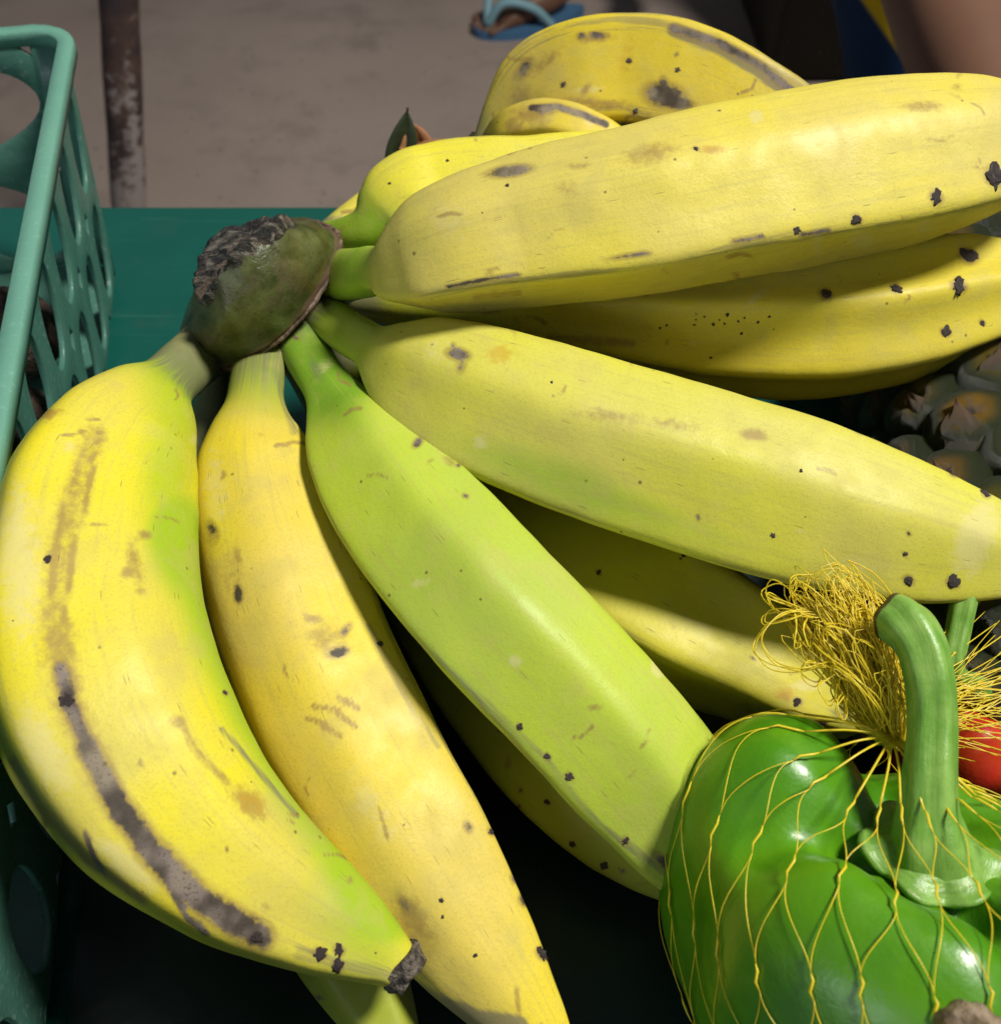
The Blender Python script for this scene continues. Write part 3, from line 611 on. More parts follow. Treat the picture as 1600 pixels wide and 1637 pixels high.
def crown():
    def im(x, y): return RT * x - UP * y                      # picture direction at the crown as a world direction
    maj = norm(im(.74, -.67)); mnp = norm(im(.67, .74))
    px = W(418, 462, .115)[1] / 1600
    def ring(cx, cy, z, a_, b_, fs_, c_): return (*W(cx, cy, z)[0], a_, b_, fs_, c_)
    # centre, half length, half width as seen, foreshortening, collar
    rings = [ring(440, 490, .072, 70, 60, .66, 0), ring(436, 488, .085, 112, 84, .66, 0), ring(428, 480, .098, 140, 98, .66, .05), ring(423, 474, .105, 144, 100, .66, .7), ring(420, 470, .109, 147, 103, .66, 1), ring(418, 467, .112, 144, 101, .66, .7),
             ring(416, 463, .115, 139, 97, .64, 0), ring(411, 452, .121, 134, 91, .62, 0), ring(404, 436, .129, 118, 78, .58, 0), ring(398, 419, .137, 97, 58, .54, 0), ring(392, 404, .142, 84, 45, .5, 0)]
    rings = [(r[0] - .0022, r[1], r[2], r[3] * 1.06, r[4] * 1.06, r[5], r[6]) for r in rings]
    cc, u = catmull(rings, 60)
    ax = None
    m = 96; vs = []; up = []; col = []
    for k, row in enumerate(cc):
        f_ = float(row[5]); mn = mnp * f_ - FW * math.sqrt(1 - f_ * f_)       # lower side of the ring comes towards the viewer
        for j in range(m):
            a = 2 * math.pi * j / m; ca, sa = math.cos(a), math.sin(a)
            lump = 1 + 0.05 * mnoise.noise(Vector((ca * 1.5, sa * 1.5, k * 0.05))) + 0.02 * mnoise.noise(Vector((ca * 6, sa * 6, k * 0.2)))
            c_ = float(np.clip(row[6], 0, 1)); lump += 0.035 * c_ * (1 + 0.6 * mnoise.noise(Vector((ca * 5, sa * 5, 9))))
            vs.append(row[:3] + px * lump * (row[3] * ca * maj + row[4] / f_ * sa * mn)); up.append(k / 59); col.append(c_)
    ax = norm(np.cross(maj, mn)); ax = ax if ax[2] > 0 else -ax
    # saddle shaped cut: rim heights
    for j in range(m):
        a = 2 * math.pi * j / m; i = 59 * m + j
        dz = -0.0035 * math.cos(2 * a + 0.4) + 0.0018 * mnoise.noise(Vector((math.cos(a) * 3, math.sin(a) * 3, 1)))
        for kk in range(12):
            vs[(59 - kk) * m + j] = vs[(59 - kk) * m + j] + ax * dz * (1 - kk / 12)
    fs = [(i*m + j, i*m + (j+1) % m, (i+1)*m + (j+1) % m, (i+1)*m + j) for i in range(59) for j in range(m)]
    o = mesh_obj('crown_stalk', vs, fs, mat_crown()); attr(o, 'up', up); attr(o, 'collar', col)
    me = o.data; bm = bmesh.new(); bm.from_mesh(me); bmesh.ops.recalc_face_normals(bm, faces=bm.faces); bm.to_mesh(me); bm.free()
    o['label'] = 'brown green crown with a ridge round it'
    reparent(o, bunch)
    kb = int(np.argmax(cc[:, 6])); ringp = [vs[kb * m + j] + norm(vs[kb * m + j] - cc[kb, :3]) * .0002 for j in range(m)]
    rp_ = []; 
    for j in range(m + 1): rp_.append(ringp[j % m])
    tv, tf = tube_data(rp_, [.0011 * (1 + .35 * mnoise.noise(Vector((j * .5, 2, 0)))) if 0 < j < m else .0011 for j in range(m + 1)], 8, False)
    tv = np.array([v + .0005 * np.array(mnoise.noise_vector(Vector(v) * 300)) for v in tv])
    N = NT('collar_bark'); pz = N.obj(); nz = N.noise(pz, 400, 3)
    rg = mesh_obj('collar_ring', tv, tf, N.done(N.mix(N.ramp(nz, .35, .65), (.06, .035, .022), (.20, .135, .095)), .6, N.bump(nz, .5, .001), .4)); rg.parent = o; rg.matrix_parent_inverse = o.matrix_world.inverted()
    # cut face, a rough cap that overhangs the stalk a little
    top = np.array(vs[59 * m:60 * m]); ctr = top.mean(0); cv = []; rr = [1.01, 1.035, 1.02, 0.96, 0.85, 0.7, 0.55, 0.4, 0.25, 0.12]
    hh = [-0.0040, -0.001, 0.0012, 0.0014, 0.0010, 0.0006, 0.0, -0.0004, -0.0008, -0.001]
    for k, (r, h) in enumerate(zip(rr, hh)):
        for j in range(m):
            v = ctr + (top[j] - ctr) * r
            n1 = mnoise.noise(Vector(v) * 170); n2 = mnoise.noise(Vector(v) * 420)
            st_ = mnoise.noise(Vector(((v - ctr) @ maj * 60, (v - ctr) @ np.cross(ax, maj) * 520, 0)))
            cv.append(v + ax * (h + 0.0016 * n1 + 0.0016 * st_ + .0005 * n2) + norm(top[j] - ctr) * (0.0012 * n1 + 0.0006 * n2))
    cv.append(ctr)
    fs = [(i*m + j, i*m + (j+1) % m, (i+1)*m + (j+1) % m, (i+1)*m + j) for i in range(len(rr) - 1) for j in range(m)]
    fs += [((len(rr)-1)*m + j, (len(rr)-1)*m + (j+1) % m, len(rr)*m) for j in range(m)]
    c = mesh_obj('cut_face', cv, fs, mat_cut()); c.parent = o; c.matrix_parent_inverse = o.matrix_world.inverted()
    c['label'] = 'dried grey fibrous cut end'
    me = c.data; bm = bmesh.new(); bm.from_mesh(me); bmesh.ops.recalc_face_normals(bm, faces=bm.faces); bm.to_mesh(me); bm.free()
crown()

# ================================================================== overripe bunch at the back
ob = W(785, 235, 0.11)[0]
bunch2 = thing('banana_bunch', (float(ob[0]), float(ob[1]), 0.0), 'overripe spotted bananas with black patches, behind the big hand', 'bananas')
banana(bunch2, [(770, 275, .105, 26), (790, 240, .113, 30), (818, 200, .122, 42), (862, 158, .132, 61), (930, 136, .139, 71), (1010, 130, .142, 72), (1100, 146, .142, 72), (1190, 184, .138, 65),
     (1270, 225, .130, 52), (1320, 262, .124, 28)],
    mO, ni=1, fang=[-16, 86, 150, 200, -124], pmid=8, greenneck=0.5, greyneck=0.7, tip=0.6,
    marks=[('dark', 1062, 152, 40, 24, 10, 1.0), ('dark', 1085, 165, 30, 14, 10, 1.0), ('dark', 1060, 132, 10, 14, 0, .8), ('grey', 'line', [(1080, 48), (1150, 75), (1210, 108), (1262, 148)], 20, 1.1),
           ('dark', 'line', [(1075, 45), (1150, 68), (1215, 104), (1268, 146)], 13, .75), ('brown', 950, 60, 40, 12, -5, .8), ('dark', 955, 56, 20, 8, 0, .8), ('dark', 930, 57, 12, 8, 0, .7),
           ('brown', 960, 165, 80, 12, 5, .8), ('brown', 870, 100, 50, 14, -40, .7), ('orange', 1000, 90, 20, 70, 10, .6), ('brown', 830, 160, 24, 40, 20, .7), ('dark', 838, 110, 14, 26, 40, .7)],
    scabs=[(1006, 97, 10), (1083, 111, 9), (900, 135, 10), (1015, 178, 9)], label='arched overripe banana with a black patch')
banana(bunch2, [(765, 270, .108, 22), (790, 235, .120, 25), (825, 212, .132, 36), (872, 205, .136, 40), (930, 220, .135, 40), (985, 246, .130, 32), (1020, 275, .124, 18)],
    mO, ni=1, phase=30, pmid=9, n=140, m=80, greenneck=0.4, greyneck=0.6,
    marks=[('dark', 'line', [(850, 172), (890, 170), (930, 182), (968, 198)], 9, .95), ('brown', 850, 185, 40, 18, 10, .9), ('dark', 870, 175, 24, 10, 0, .8), ('brown', 820, 200, 20, 20, 0, .8)],
    label='small blotched banana in front of the arched one')
vs, fs = tube_data(catmull([(*W(752, 300, .092)[0],), (*W(768, 268, .102)[0],), (*W(788, 232, .110)[0],)], 14)[0], np.linspace(0.013, 0.010, 14), 20)
cw = mesh_obj('crown_stalk', vs, fs, mO); reparent(cw, bunch2)
for nm in ('m_grey', 'n_big', 'n_mid'): attr(cw, nm, np.full(len(vs), .7))

# ================================================================== pineapples
def mat_eye():
    N = NT('pineapple_eye'); p = N.obj(); r = N.attr('rad'); rn = N.rnd()
    a = N.noise(p, 260, 4, .6); b = N.noise(p, 700, 3, .7)
    n4 = N.n('ShaderNodeVectorMath', _operation='ADD'); N.put(n4.inputs[0], p); cmb = N.n('ShaderNodeCombineXYZ'); N.put(cmb.inputs[0], N.math('MULTIPLY', rn, 9.0)); N.L.new(cmb.outputs[0], n4.inputs[1])
    a = N.noise(n4.outputs[0], 220, 4, .6)
    outer = N.mix(N.ramp(a, .35, .65), (0.014, 0.026, 0.008), (0.062, 0.080, 0.036))
    inner = N.mix(rn, (0.10, 0.11, 0.015), (0.34, 0.18, 0.012))
    f = N.math('ADD', r, N.math('MULTIPLY', N.math('SUBTRACT', a, .5), .6))
    col = N.mix(N.ramp(f, .34, .74), inner, outer)
    col = N.mix(N.math('MULTIPLY', N.ramp(N.noise(n4.outputs[0], 330, 4, .7), .57, .70), .55), col, (0.20, 0.22, 0.19))
    col = N.mix(N.ramp(r, .22, .08), col, (0.09, 0.05, 0.03))
    return N.done(col, N.ramp(a, .3, .7, .24, .48), N.bump(N.math('ADD', a, N.math('MULTIPLY', b, .4)), .9, .002), .5)
def mat_bract():
    N = NT('pineapple_bract'); p = N.obj(); a = N.noise(N.scale(p, (1, 1, .3)), 420, 4, .6); t = N.attr('rad')
    col = N.mix(N.ramp(N.math('ADD', t, N.math('MULTIPLY', N.math('SUBTRACT', a, .5), .8)), .25, .8), (0.045, 0.042, 0.026), (0.105, 0.058, 0.028))
    col = N.mix(N.math('MULTIPLY', N.ramp(a, .55, .75), .5), col, (0.25, 0.19, 0.12))
    return N.done(col, .55, N.bump(a, .6, .001), .45)
M_EYE, M_BRACT = mat_eye(), mat_bract()
def eye_mesh(seed):
    vs = []; rad = []; fs = []; rings = 9; m = 30
    for k in range(rings):
        f = k / (rings - 1)
        for j in range(m):
            a = 2 * math.pi * j / m
            hexr = 1 / max(abs(math.cos(((a + math.pi/6) % (math.pi/3)) - math.pi/6)), .86)
            hexr = 1 + (hexr - 1) * f
            r = f * hexr * (1 + .05 * mnoise.noise(Vector((math.cos(a) * 2, math.sin(a) * 2, seed))))
            h = 0.34 * (1 - f ** 3.2) + .06 * math.cos(6 * a) * f * (1 - f) - 0.16 * math.exp(-(f / .22) ** 2) + .05 * mnoise.noise(Vector((math.cos(a) * f * 3, math.sin(a) * f * 3, seed + 4)))
            h -= 0.16 * max(0, f - .8) / .2
            vs.append((r * math.cos(a) * 1.0, r * math.sin(a) * .94, h)); rad.append(f)
    for k in range(rings - 1):
        for j in range(m): fs.append((k*m + j, k*m + (j+1) % m, (k+1)*m + (j+1) % m, (k+1)*m + j))
    me = bpy.data.meshes.new('eye'); me.from_pydata(vs, [], fs); me.update(); me.materials.append(M_EYE)
    me.polygons.foreach_set('use_smooth', [True] * len(me.polygons))
    a = me.attributes.new('rad', 'FLOAT', 'POINT'); a.data.foreach_set('value', np.array(rad, dtype=np.float32))
    return me
def bract_mesh(seed):
    vs = []; rad = []; fs = []; n = 12; m = 7; rs = random.Random(seed)
    bend = rs.uniform(.3, 1.3); lean = rs.uniform(-.25, .25)
    for i in range(n):
        t = i / (n - 1); wdt = .52 * (1 - t) ** .75 * (1 - .2 * math.sin(t * 9)) + .02
        for j in range(m):
            u = j / (m - 1) * 2 - 1
            x = lean * t + u * wdt; y = -0.95 + t * 1.15
            z = .02 + .47 * math.sin(min(1, t * 1.0) * 1.6) ** .8 + bend * (t ** 3) * .16 * math.cos(u * 2) - .12 * u * u * (1 - t) + .05 * math.sin(u * 7 + t * 5) * t + .05 * mnoise.noise(Vector((u * 2, t * 4, seed)))
            vs.append((x, y, z)); rad.append(t)
    for i in range(n - 1):
        for j in range(m - 1): fs.append((i*m + j, i*m + j + 1, (i+1)*m + j + 1, (i+1)*m + j))
    me = bpy.data.meshes.new('bract'); me.from_pydata(vs, [], fs); me.update(); me.materials.append(M_BRACT)
    me.polygons.foreach_set('use_smooth', [True] * len(me.polygons))
    a = me.attributes.new('rad', 'FLOAT', 'POINT'); a.data.foreach_set('value', np.array(rad, dtype=np.float32))
    return me
EYES = [eye_mesh(i) for i in range(4)]; BRACTS = [bract_mesh(i) for i in range(5)]
def pineapple(center, axis, R, HL, label, count, eye, flip=1, group=None, zmin=0.0):
    axis = norm(np.array(axis, float)); c = np.array(center, float)
    s1 = norm(np.cross(axis, (0, 0, 1.0))); s2 = np.cross(s1, axis)
    root = thing('pineapple', (float(c[0]), float(c[1]), 0.0), label, 'pineapple', group)
    # core
    nk, m = 28, 40; vs = []; fs = []
    def rr(x): return R * max(0.05, (1 - abs(x) ** 3.2)) ** .5
    for k in range(nk):
        x = -0.99 + 1.98 * k / (nk - 1)
        for j in range(m):
            a = 2 * math.pi * j / m; vs.append(c + axis * x * HL + rr(x) * .97 * (math.cos(a) * s1 + math.sin(a) * s2))
    for k in range(nk - 1):
        for j in range(m): fs.append((k*m + j, k*m + (j+1) % m, (k+1)*m + (j+1) % m, (k+1)*m + j))
    fs.append(tuple(range(m))); fs.append(tuple((nk-1)*m + j for j in range(m)))
    N = NT('pineapple_core'); core = mesh_obj('core', vs, fs, N.done((0.03, 0.028, 0.015), .7)); reparent(core, root)
    ga = math.pi * (3 - math.sqrt(5))
    for i in range(count):
        x = -0.93 + 1.86 * (i + .5) / count; a = i * ga
        rad_dir = math.cos(a) * s1 + math.sin(a) * s2
        dx = .01; slope = (rr(x + dx) - rr(x - dx)) / (2 * dx * HL)
        nrm_ = norm(rad_dir - axis * slope); pos = c + axis * x * HL + rr(x) * rad_dir
        if pos[2] + 0.012 < zmin + 0.012: continue
        ya = norm(axis * flip - nrm_ * (axis * flip @ nrm_)); xa = np.cross(ya, nrm_)
        M = Matrix(((xa[0], ya[0], nrm_[0], pos[0]), (xa[1], ya[1], nrm_[1], pos[1]), (xa[2], ya[2], nrm_[2], pos[2]), (0, 0, 0, 1)))
        s = eye * (0.75 + .25 * (1 - abs(x) ** 2)); e = link(bpy.data.objects.new('eye', EYES[i % 4]))
        e.matrix_world = M @ Matrix.Rotation(random.uniform(-.12, .12), 4, 'Z') @ Matrix.Diagonal((s, s, s * random.uniform(.8, 1.1), 1))
        mw = e.matrix_world.copy(); e.parent = root; e.matrix_parent_inverse = root.matrix_world.inverted(); e.matrix_basis = mw
        b = link(bpy.data.objects.new('bract', BRACTS[(i * 3) % 5])); b.parent = e
        b.matrix_basis = Matrix.Rotation(random.uniform(-.25, .25), 4, 'Z') @ Matrix.Diagonal((random.uniform(.7, 1.1), random.uniform(.75, 1.05), random.uniform(.8, 1.15), 1))
    return root, axis, c
pineapple(np.array((.212, .31, .054)) * K, (.24, .97, .0), .053 * K, .165 * K, 'grey green pineapple lying under the banana tips at the right edge', 150, .0172 * K, 1)
P2, ax2, c2 = pineapple(np.array((.105, .468, .050)) * K, (1, .06, 0), .046 * K, .145 * K, 'pineapple mostly hidden behind the bananas, one dark leaf showing', 90, .0155 * K, -1)
# its leaf tips at the left end
M_LEAF = (lambda N: N.done(N.mix(N.noise(N.obj(), 120, 3), (0.012, 0.022, 0.012), (0.035, 0.05, 0.025)), .5, N.bump(N.noise(N.obj(), 300, 3), .3, .001), .4))(NT('pineapple_leaf'))
M_LEAFB = (lambda N: N.done(N.mix(N.noise(N.obj(), 150, 3), (0.36, 0.13, 0.055), (0.24, 0.14, 0.06)), .6, N.bump(N.noise(N.obj(), 300, 3), .4, .001), .3))(NT('pineapple_dry_leaf'))
def leaf(name, pts, wd, mat, parent, th=0.0012):
    q, _ = catmull(pts, 16); vs = []; fs = []; m = 5
    T = norm(np.gradient(q, axis=0)); side = norm(np.cross(T, np.array((0.25, -1, .3)))); nn = np.cross(side, T)
    for i in range(16):
        t = i / 15; w_ = wd * (math.sin(min(1, (t * .85 + .22)) * math.pi) ** .8 + .02)
        for j in range(m):
            u = j / (m - 1) * 2 - 1; vs.append(q[i] + side[i] * u * w_ + nn[i] * (abs(u) ** 2) * w_ * .5)
    for i in range(15):
        for j in range(m - 1): fs.append((i*m + j, i*m + j + 1, (i+1)*m + j + 1, (i+1)*m + j))
    o = mesh_obj(name, vs, fs, mat); s = o.modifiers.new('t', 'SOLIDIFY'); s.thickness = th; s.offset = 0
    reparent(o, parent); return o
leaf('leaf', [W(632, 272, .085)[0], W(640, 240, .094)[0], W(646, 210, .103)[0], W(652, 172, .114)[0]], .0062, M_LEAF, P2)['label'] = 'dark pointed leaf'
leaf('leaf', [W(662, 262, .088)[0], W(664, 235, .094)[0], W(662, 215, .100)[0], W(656, 192, .106)[0]], .0075, M_LEAFB, P2)['label'] = 'dry orange leaf'
leaf('leaf', [W(650, 262, .086)[0], W(690, 240, .094)[0], W(712, 232, .097)[0], W(735, 222, .099)[0]], .0055, M_LEAFB, P2)

# ================================================================== peppers
def mat_pepper(name, c1, c2, c3):
    N = NT(name); p = N.obj(); a = N.noise(p, 28, 3); b = N.noise(p, 900, 2, .5); mid = N.noise(p, 160, 3)
    col = N.mix(N.ramp(a, .3, .7), c1, c2); col = N.mix(N.math('MULTIPLY', N.ramp(N.noise(p, 60, 4), .55, .75), .4), col, c3)
    sp_ = N.math('MULTIPLY', N.ramp(N.voro(p, 330), .10, .05), N.ramp(N.voro(p, 330, 'Color'), .93, .95))
    col = N.mix(N.math('MULTIPLY', sp_, .5), col, (.35, .45, .12))
    m = N.done(col, N.ramp(mid, .3, .7, .30, .44), N.bump(N.math('ADD', N.math('MULTIPLY', mid, .7), N.math('MULTIPLY', b, .3)), .22, .0012), .55)
    N.b.inputs['Coat Weight'].default_value = .15; N.b.inputs['Coat Roughness'].default_value = .2
    return m
M_GPEP = mat_pepper('green_pepper_skin', (0.055, 0.215, 0.003), (0.105, 0.30, 0.005), (0.16, 0.37, 0.010))
M_RPEP = mat_pepper('red_pepper_skin', (0.50, 0.016, 0.008), (0.58, 0.030, 0.010), (0.62, 0.07, 0.015))
def mat_stem():
    N = NT('pepper_stem'); p = N.obj(); uv = N.attrv('skin_uv')
    st = N.noise(N.scale(uv, (30, 9, 1)), 1.0, 4, .6); f = N.noise(p, 700, 4, .7); a = N.noise(p, 120, 4)
    col = N.mix(N.ramp(a, .3, .7), (0.13, 0.30, 0.035), (0.24, 0.42, 0.085))
    col = N.mix(N.math('MULTIPLY', N.ramp(st, .5, .68), .5), col, (0.05, 0.15, 0.015))
    sc = N.math('MULTIPLY', N.ramp(N.noise(N.scale(uv, (22, 14, 1)), 1.0, 5, .65), .60, .70), .55)
    col = N.mix(sc, col, (0.32, 0.30, 0.16))
    tip = N.attr('tipmask'); col = N.mix(N.ramp(N.math('ADD', tip, N.math('MULTIPLY', N.math('SUBTRACT', f, .5), .5)), .45, .7), col, (0.07, 0.045, 0.02))
    return N.done(col, .36, N.bump(N.math('ADD', st, N.math('MULTIPLY', f, .3)), .4, .0012), .5)
M_STEM = mat_stem()
def pepper_body(center, R, Ht, phi0, mat, name, parent, tilt=None, hollow=1.0, seed=0, squash=None, dip=None):
    n, m = 110, 160; vs = []; fs = []
    ctrl = np.array([(0.02, 0.10), (0.30, 0.03), (0.66, 0.04), (0.89, 0.16), (1.0, 0.36), (1.01, 0.54), (0.985, 0.70), (0.915, 0.84), (0.80, 0.94), (0.66, 0.99), (0.51, 0.975), (0.39, 0.92), (0.28, 0.865), (0.16, 0.84), (0.02, 0.835)])
    cr, _ = catmull(np.c_[ctrl, np.zeros(len(ctrl))], n)
    for k in range(n):
        r, z = cr[k][0], cr[k][1]; s = k / (n - 1)
        for j in range(m):
            a = 2 * math.pi * j / m
            c4 = math.cos(4 * (a - phi0) + .35 * math.sin(a + seed))
            g = ((1 - c4) / 2) ** 3.0                  # groove strength
            rr = R * r * (1 - .10 * g * smooth(.15, .5, s) + .015 * math.cos(2 * (a - 1) + seed) + .012 * math.cos(a * 3 + seed))
            zz = z * Ht
            t_ = smooth(.55, .72, s) * (1 - smooth(.86, .97, s))
            zz -= Ht * (.13 * g * t_) * hollow
            zz += Ht * .035 * math.cos(a * 2 + 1.1 + seed) * smooth(.5, .7, s) * (1 - smooth(.85, .97, s))
            if dip is not None:
                k2 = max(0.0, math.cos(a - dip)) ** 2; zz -= Ht * .085 * k2 * smooth(.45, .65, s) * (1 - smooth(.84, .95, s)); rr *= 1 - .10 * k2
            xx, yy = rr * math.cos(a), rr * math.sin(a)
            if squash is not None:
                ang_, k_ = squash; c_, s_ = math.cos(ang_), math.sin(ang_); p_, q_ = xx * c_ + yy * s_, (-xx * s_ + yy * c_) * k_; xx, yy = p_ * c_ - q_ * s_, p_ * s_ + q_ * c_
            v = np.array((xx, yy, zz))
            v[2] += .0012 * mnoise.noise(Vector(v) * 40)
            vs.append(v)
    V_ = np.array(vs)
    if tilt is not None: V_ = V_ @ np.array(tilt.to_3x3()).T
    V_ = V_ + np.array(center)
    for k in range(n - 1):
        for j in range(m): fs.append((k*m + j, k*m + (j+1) % m, (k+1)*m + (j+1) % m, (k+1)*m + j))
    fs.append(tuple(range(m - 1, -1, -1))); fs.append(tuple((n-1)*m + j for j in range(m)))
    o = mesh_obj(name, V_, fs, mat); reparent(o, parent); return o, V_, fs
def stem_obj(pts, parent, ridges=5, sides=40, n=70, label=None):
    q, u = catmull(pts, n); C = q[:, :3]; R = q[:, 3]; T = norm(np.gradient(C, axis=0)); ref = np.array((1., .2, .1)); vs = []; uv = []; tm = []
    for k in range(n):
        N_ = norm(ref - T[k] * (ref @ T[k])); B_ = np.cross(T[k], N_)
        for j in range(sides):
            a = 2 * math.pi * j / sides; rr = R[k] * (1 + .075 * math.cos(ridges * a + k * .012) + .05 * mnoise.noise(Vector((math.cos(a) * 2, math.sin(a) * 2, u[k] * 70))))
            vs.append(C[k] + rr * (math.cos(a) * N_ + math.sin(a) * B_)); uv.append((u[k], a / 6.283, 0)); tm.append(smooth(.955, 1.0, k / (n - 1)))
    fs = [(k*sides + j, k*sides + (j+1) % sides, (k+1)*sides + (j+1) % sides, (k+1)*sides + j) for k in range(n - 1) for j in range(sides)]
    # recessed pale cut
    base = (n-1) * sides; e = C[-1]; b = len(vs)
    for j in range(sides): vs.append(e + (vs[base + j] - e) * .72 + T[-1] * .0002); uv.append((0, 0, 0)); tm.append(.6)
    for j in range(sides): vs.append(e + (vs[base + j] - e) * .60 - T[-1] * .0010); uv.append((0, 0, 0)); tm.append(0.0)
    for j in range(sides): fs.append((base + j, base + (j+1) % sides, b + (j+1) % sides, b + j)); fs.append((b + j, b + (j+1) % sides, b + sides + (j+1) % sides, b + sides + j))
    fs.append(tuple(b + sides + j for j in range(sides)))
    o = mesh_obj('stem', vs, fs, M_STEM)
    a = o.data.attributes.new('skin_uv', 'FLOAT_VECTOR', 'POINT'); a.data.foreach_set('vector', np.array(uv, dtype=np.float32).ravel()); attr(o, 'tipmask', tm)
    if label: o['label'] = label
    reparent(o, parent); return o
def calyx_obj(center, axis, R, parent, lobes=6, seed=0):
    axis = norm(np.array(axis, float)); s1 = norm(np.cross(axis, (0, 1, .2))); s2 = np.cross(axis, s1); vs = []; fs = []; n, m = 12, 72
    for k in range(n):
        f = k / (n - 1)
        for j in range(m):
            a = 2 * math.pi * j / m; lb = 1 + .10 * math.cos(lobes * a + seed) * f + .10 * f * mnoise.noise(Vector((math.cos(a) * 1.6, math.sin(a) * 1.6, seed + 3)))
            r = R * (0.22 + .78 * f) * lb; h = R * (.55 * (1 - f) ** 1.8 - .02 + .10 * f * f * math.cos(lobes * a + seed) + .08 * f * mnoise.noise(Vector((math.cos(a) * 3, math.sin(a) * 3, seed))))
            vs.append(np.array(center) + r * (math.cos(a) * s1 + math.sin(a) * s2) + axis * h)
    for k in range(n - 1):
        for j in range(m): fs.append((k*m + j, k*m + (j+1) % m, (k+1)*m + (j+1) % m, (k+1)*m + j))
    o = mesh_obj('calyx', vs, fs, M_STEM); s = o.modifiers.new('t', 'SOLIDIFY'); s.thickness = .0014; s.offset = -1
    a = o.data.attributes.new('skin_uv', 'FLOAT_VECTOR', 'POINT'); a.data.foreach_set('vector', np.array([(f * .01, j * .01, 0) for f in range(n) for j in range(m)], dtype=np.float32).ravel())
    reparent(o, parent); return o
PH = 0.100 * K; PR = 0.071 * K
TILT = Matrix.Rotation(math.radians(-23), 4, 'X') @ Matrix.Rotation(math.radians(3), 4, 'Y')
ptop = np.array(TILT.to_3x3()) @ np.array((0, 0, PH * .845))
ZC = float((ptop[2] + .020) / K); pc = W(1484, 1372, ZC)[0]; pcen = pc - ptop
pep = thing('bell_pepper', tuple(map(float, pcen)), 'glossy green bell pepper inside the yellow net', 'pepper')
body, PV, PF = pepper_body(pcen, PR, PH, math.radians(47), M_GPEP, 'flesh', pep, seed=.4, tilt=TILT, squash=(math.radians(-40), .76), dip=math.radians(52))
calyx_obj(pcen + ptop + np.array((0, 0, .0012)), ptop + np.array((0, -.004, 0)), 0.0165 * K, pep, 6, 1.0)
def PT(px, py, z, r):
    q, t = W(px, py, z); return (*q, r * t / 1600)
stem_obj([PT(1484, 1378, ZC - .001, 82), PT(1484, 1350, ZC + .005, 64), PT(1484, 1304, ZC + .010, 48), PT(1487, 1238, ZC + .016, 41), PT(1490, 1150, ZC + .022, 37), PT(1484, 1078, ZC + .028, 37), PT(1468, 1026, ZC + .031, 39), PT(1447, 998, ZC + .031, 41), PT(1424, 984, ZC + .029, 38)], pep, label='thick hooked green stem')
rp = W(1545, 1185, 0.045)[0]; rcen = np.array((rp[0] + .010, rp[1] + .004, 0.010))
rpep = thing('bell_pepper', tuple(map(float, rcen)), 'small red pepper behind the green one, with a straight green stem', 'pepper')
_, RV, RF = pepper_body(rcen, .036 * K, .060 * K, math.radians(20), M_RPEP, 'flesh', rpep, seed=2.0)
calyx_obj(rcen + np.array((0, 0, .060 * K * .84)), (0, .1, 1), .012 * K, rpep, 5, 2.0)
_rs = rcen + np.array((0, 0, .060 * K * .80))
stem_obj([(*_rs, .0055), (*(_rs * .6 + .4 * W(1522, 1070, .085)[0]), .0046), PT(1522, 1070, .085, 19), PT(1533, 1000, .092, 19), PT(1545, 930, .099, 21), PT(1548, 905, .101, 21)], rpep)

# ================================================================== net bag
def mat_net():
    N = NT('yellow_net'); p = N.obj(); a = N.noise(p, 300, 3)
    col = N.mix(a, (0.98, 0.72, 0.010), (0.98, 0.88, 0.10))
    m = N.done(col, .28, None, .6); N.b.inputs['Transmission Weight'].default_value = 0.0
    tl = N.n('ShaderNodeBsdfTranslucent'); N.put(tl.inputs[0], col); mx = N.n('ShaderNodeMixShader'); mx.inputs[0].default_value = .40
    N.L.new(N.b.outputs[0], mx.inputs[1]); N.L.new(tl.outputs[0], mx.inputs[2]); N.L.new(mx.outputs[0], N.t.nodes['Material Output'].inputs[0])
    return m
M_NET = mat_net()
gather = W(1425, 1178, ZC + .010)[0]
net = thing('net_bag', (float(pcen[0]), float(pcen[1]), 0.0), 'yellow plastic net bag stretched over the green pepper, tied in a tuft', 'net')
def hull_bvh(V_):
    bm = bmesh.new()
    for v in V_[::3]: bm.verts.new(tuple(v))
    bmesh.ops.convex_hull(bm, input=bm.verts); b = BVHTree.FromBMesh(bm); bm.free(); return b
hb = hull_bvh(np.concatenate([PV]))
pctr = pcen + np.array((0, 0, PH * .52))
gax = norm(gather - pctr)
e1 = norm(np.cross(gax, (1, 0, .0))); e2 = np.cross(gax, e1)
def on_hull(d, off):
    d = Vector(d).normalized(); h = hb.ray_cast(Vector(pctr) + d * .4, -d)[0]
    return np.array(h + d * off) if h else np.array(Vector(pctr) + d * .05)
def npt(th, ph, off=.0007): return on_hull(gax * math.cos(th) + math.sin(th) * (math.cos(ph) * e1 + math.sin(ph) * e2), off)
mb = MB(); NA = 22; rows_t = [math.radians(x) for x in (22, 44, 70, 98, 126, 152)]
rj = random.Random(11)
node = {}
for j, t in enumerate(rows_t):
    for i in range(NA):
        node[i, j] = (t + rj.uniform(-.035, .035), 2 * math.pi * (i + (.5 if j % 2 else 0)) / NA + rj.uniform(-.03, .03))
kn = .055
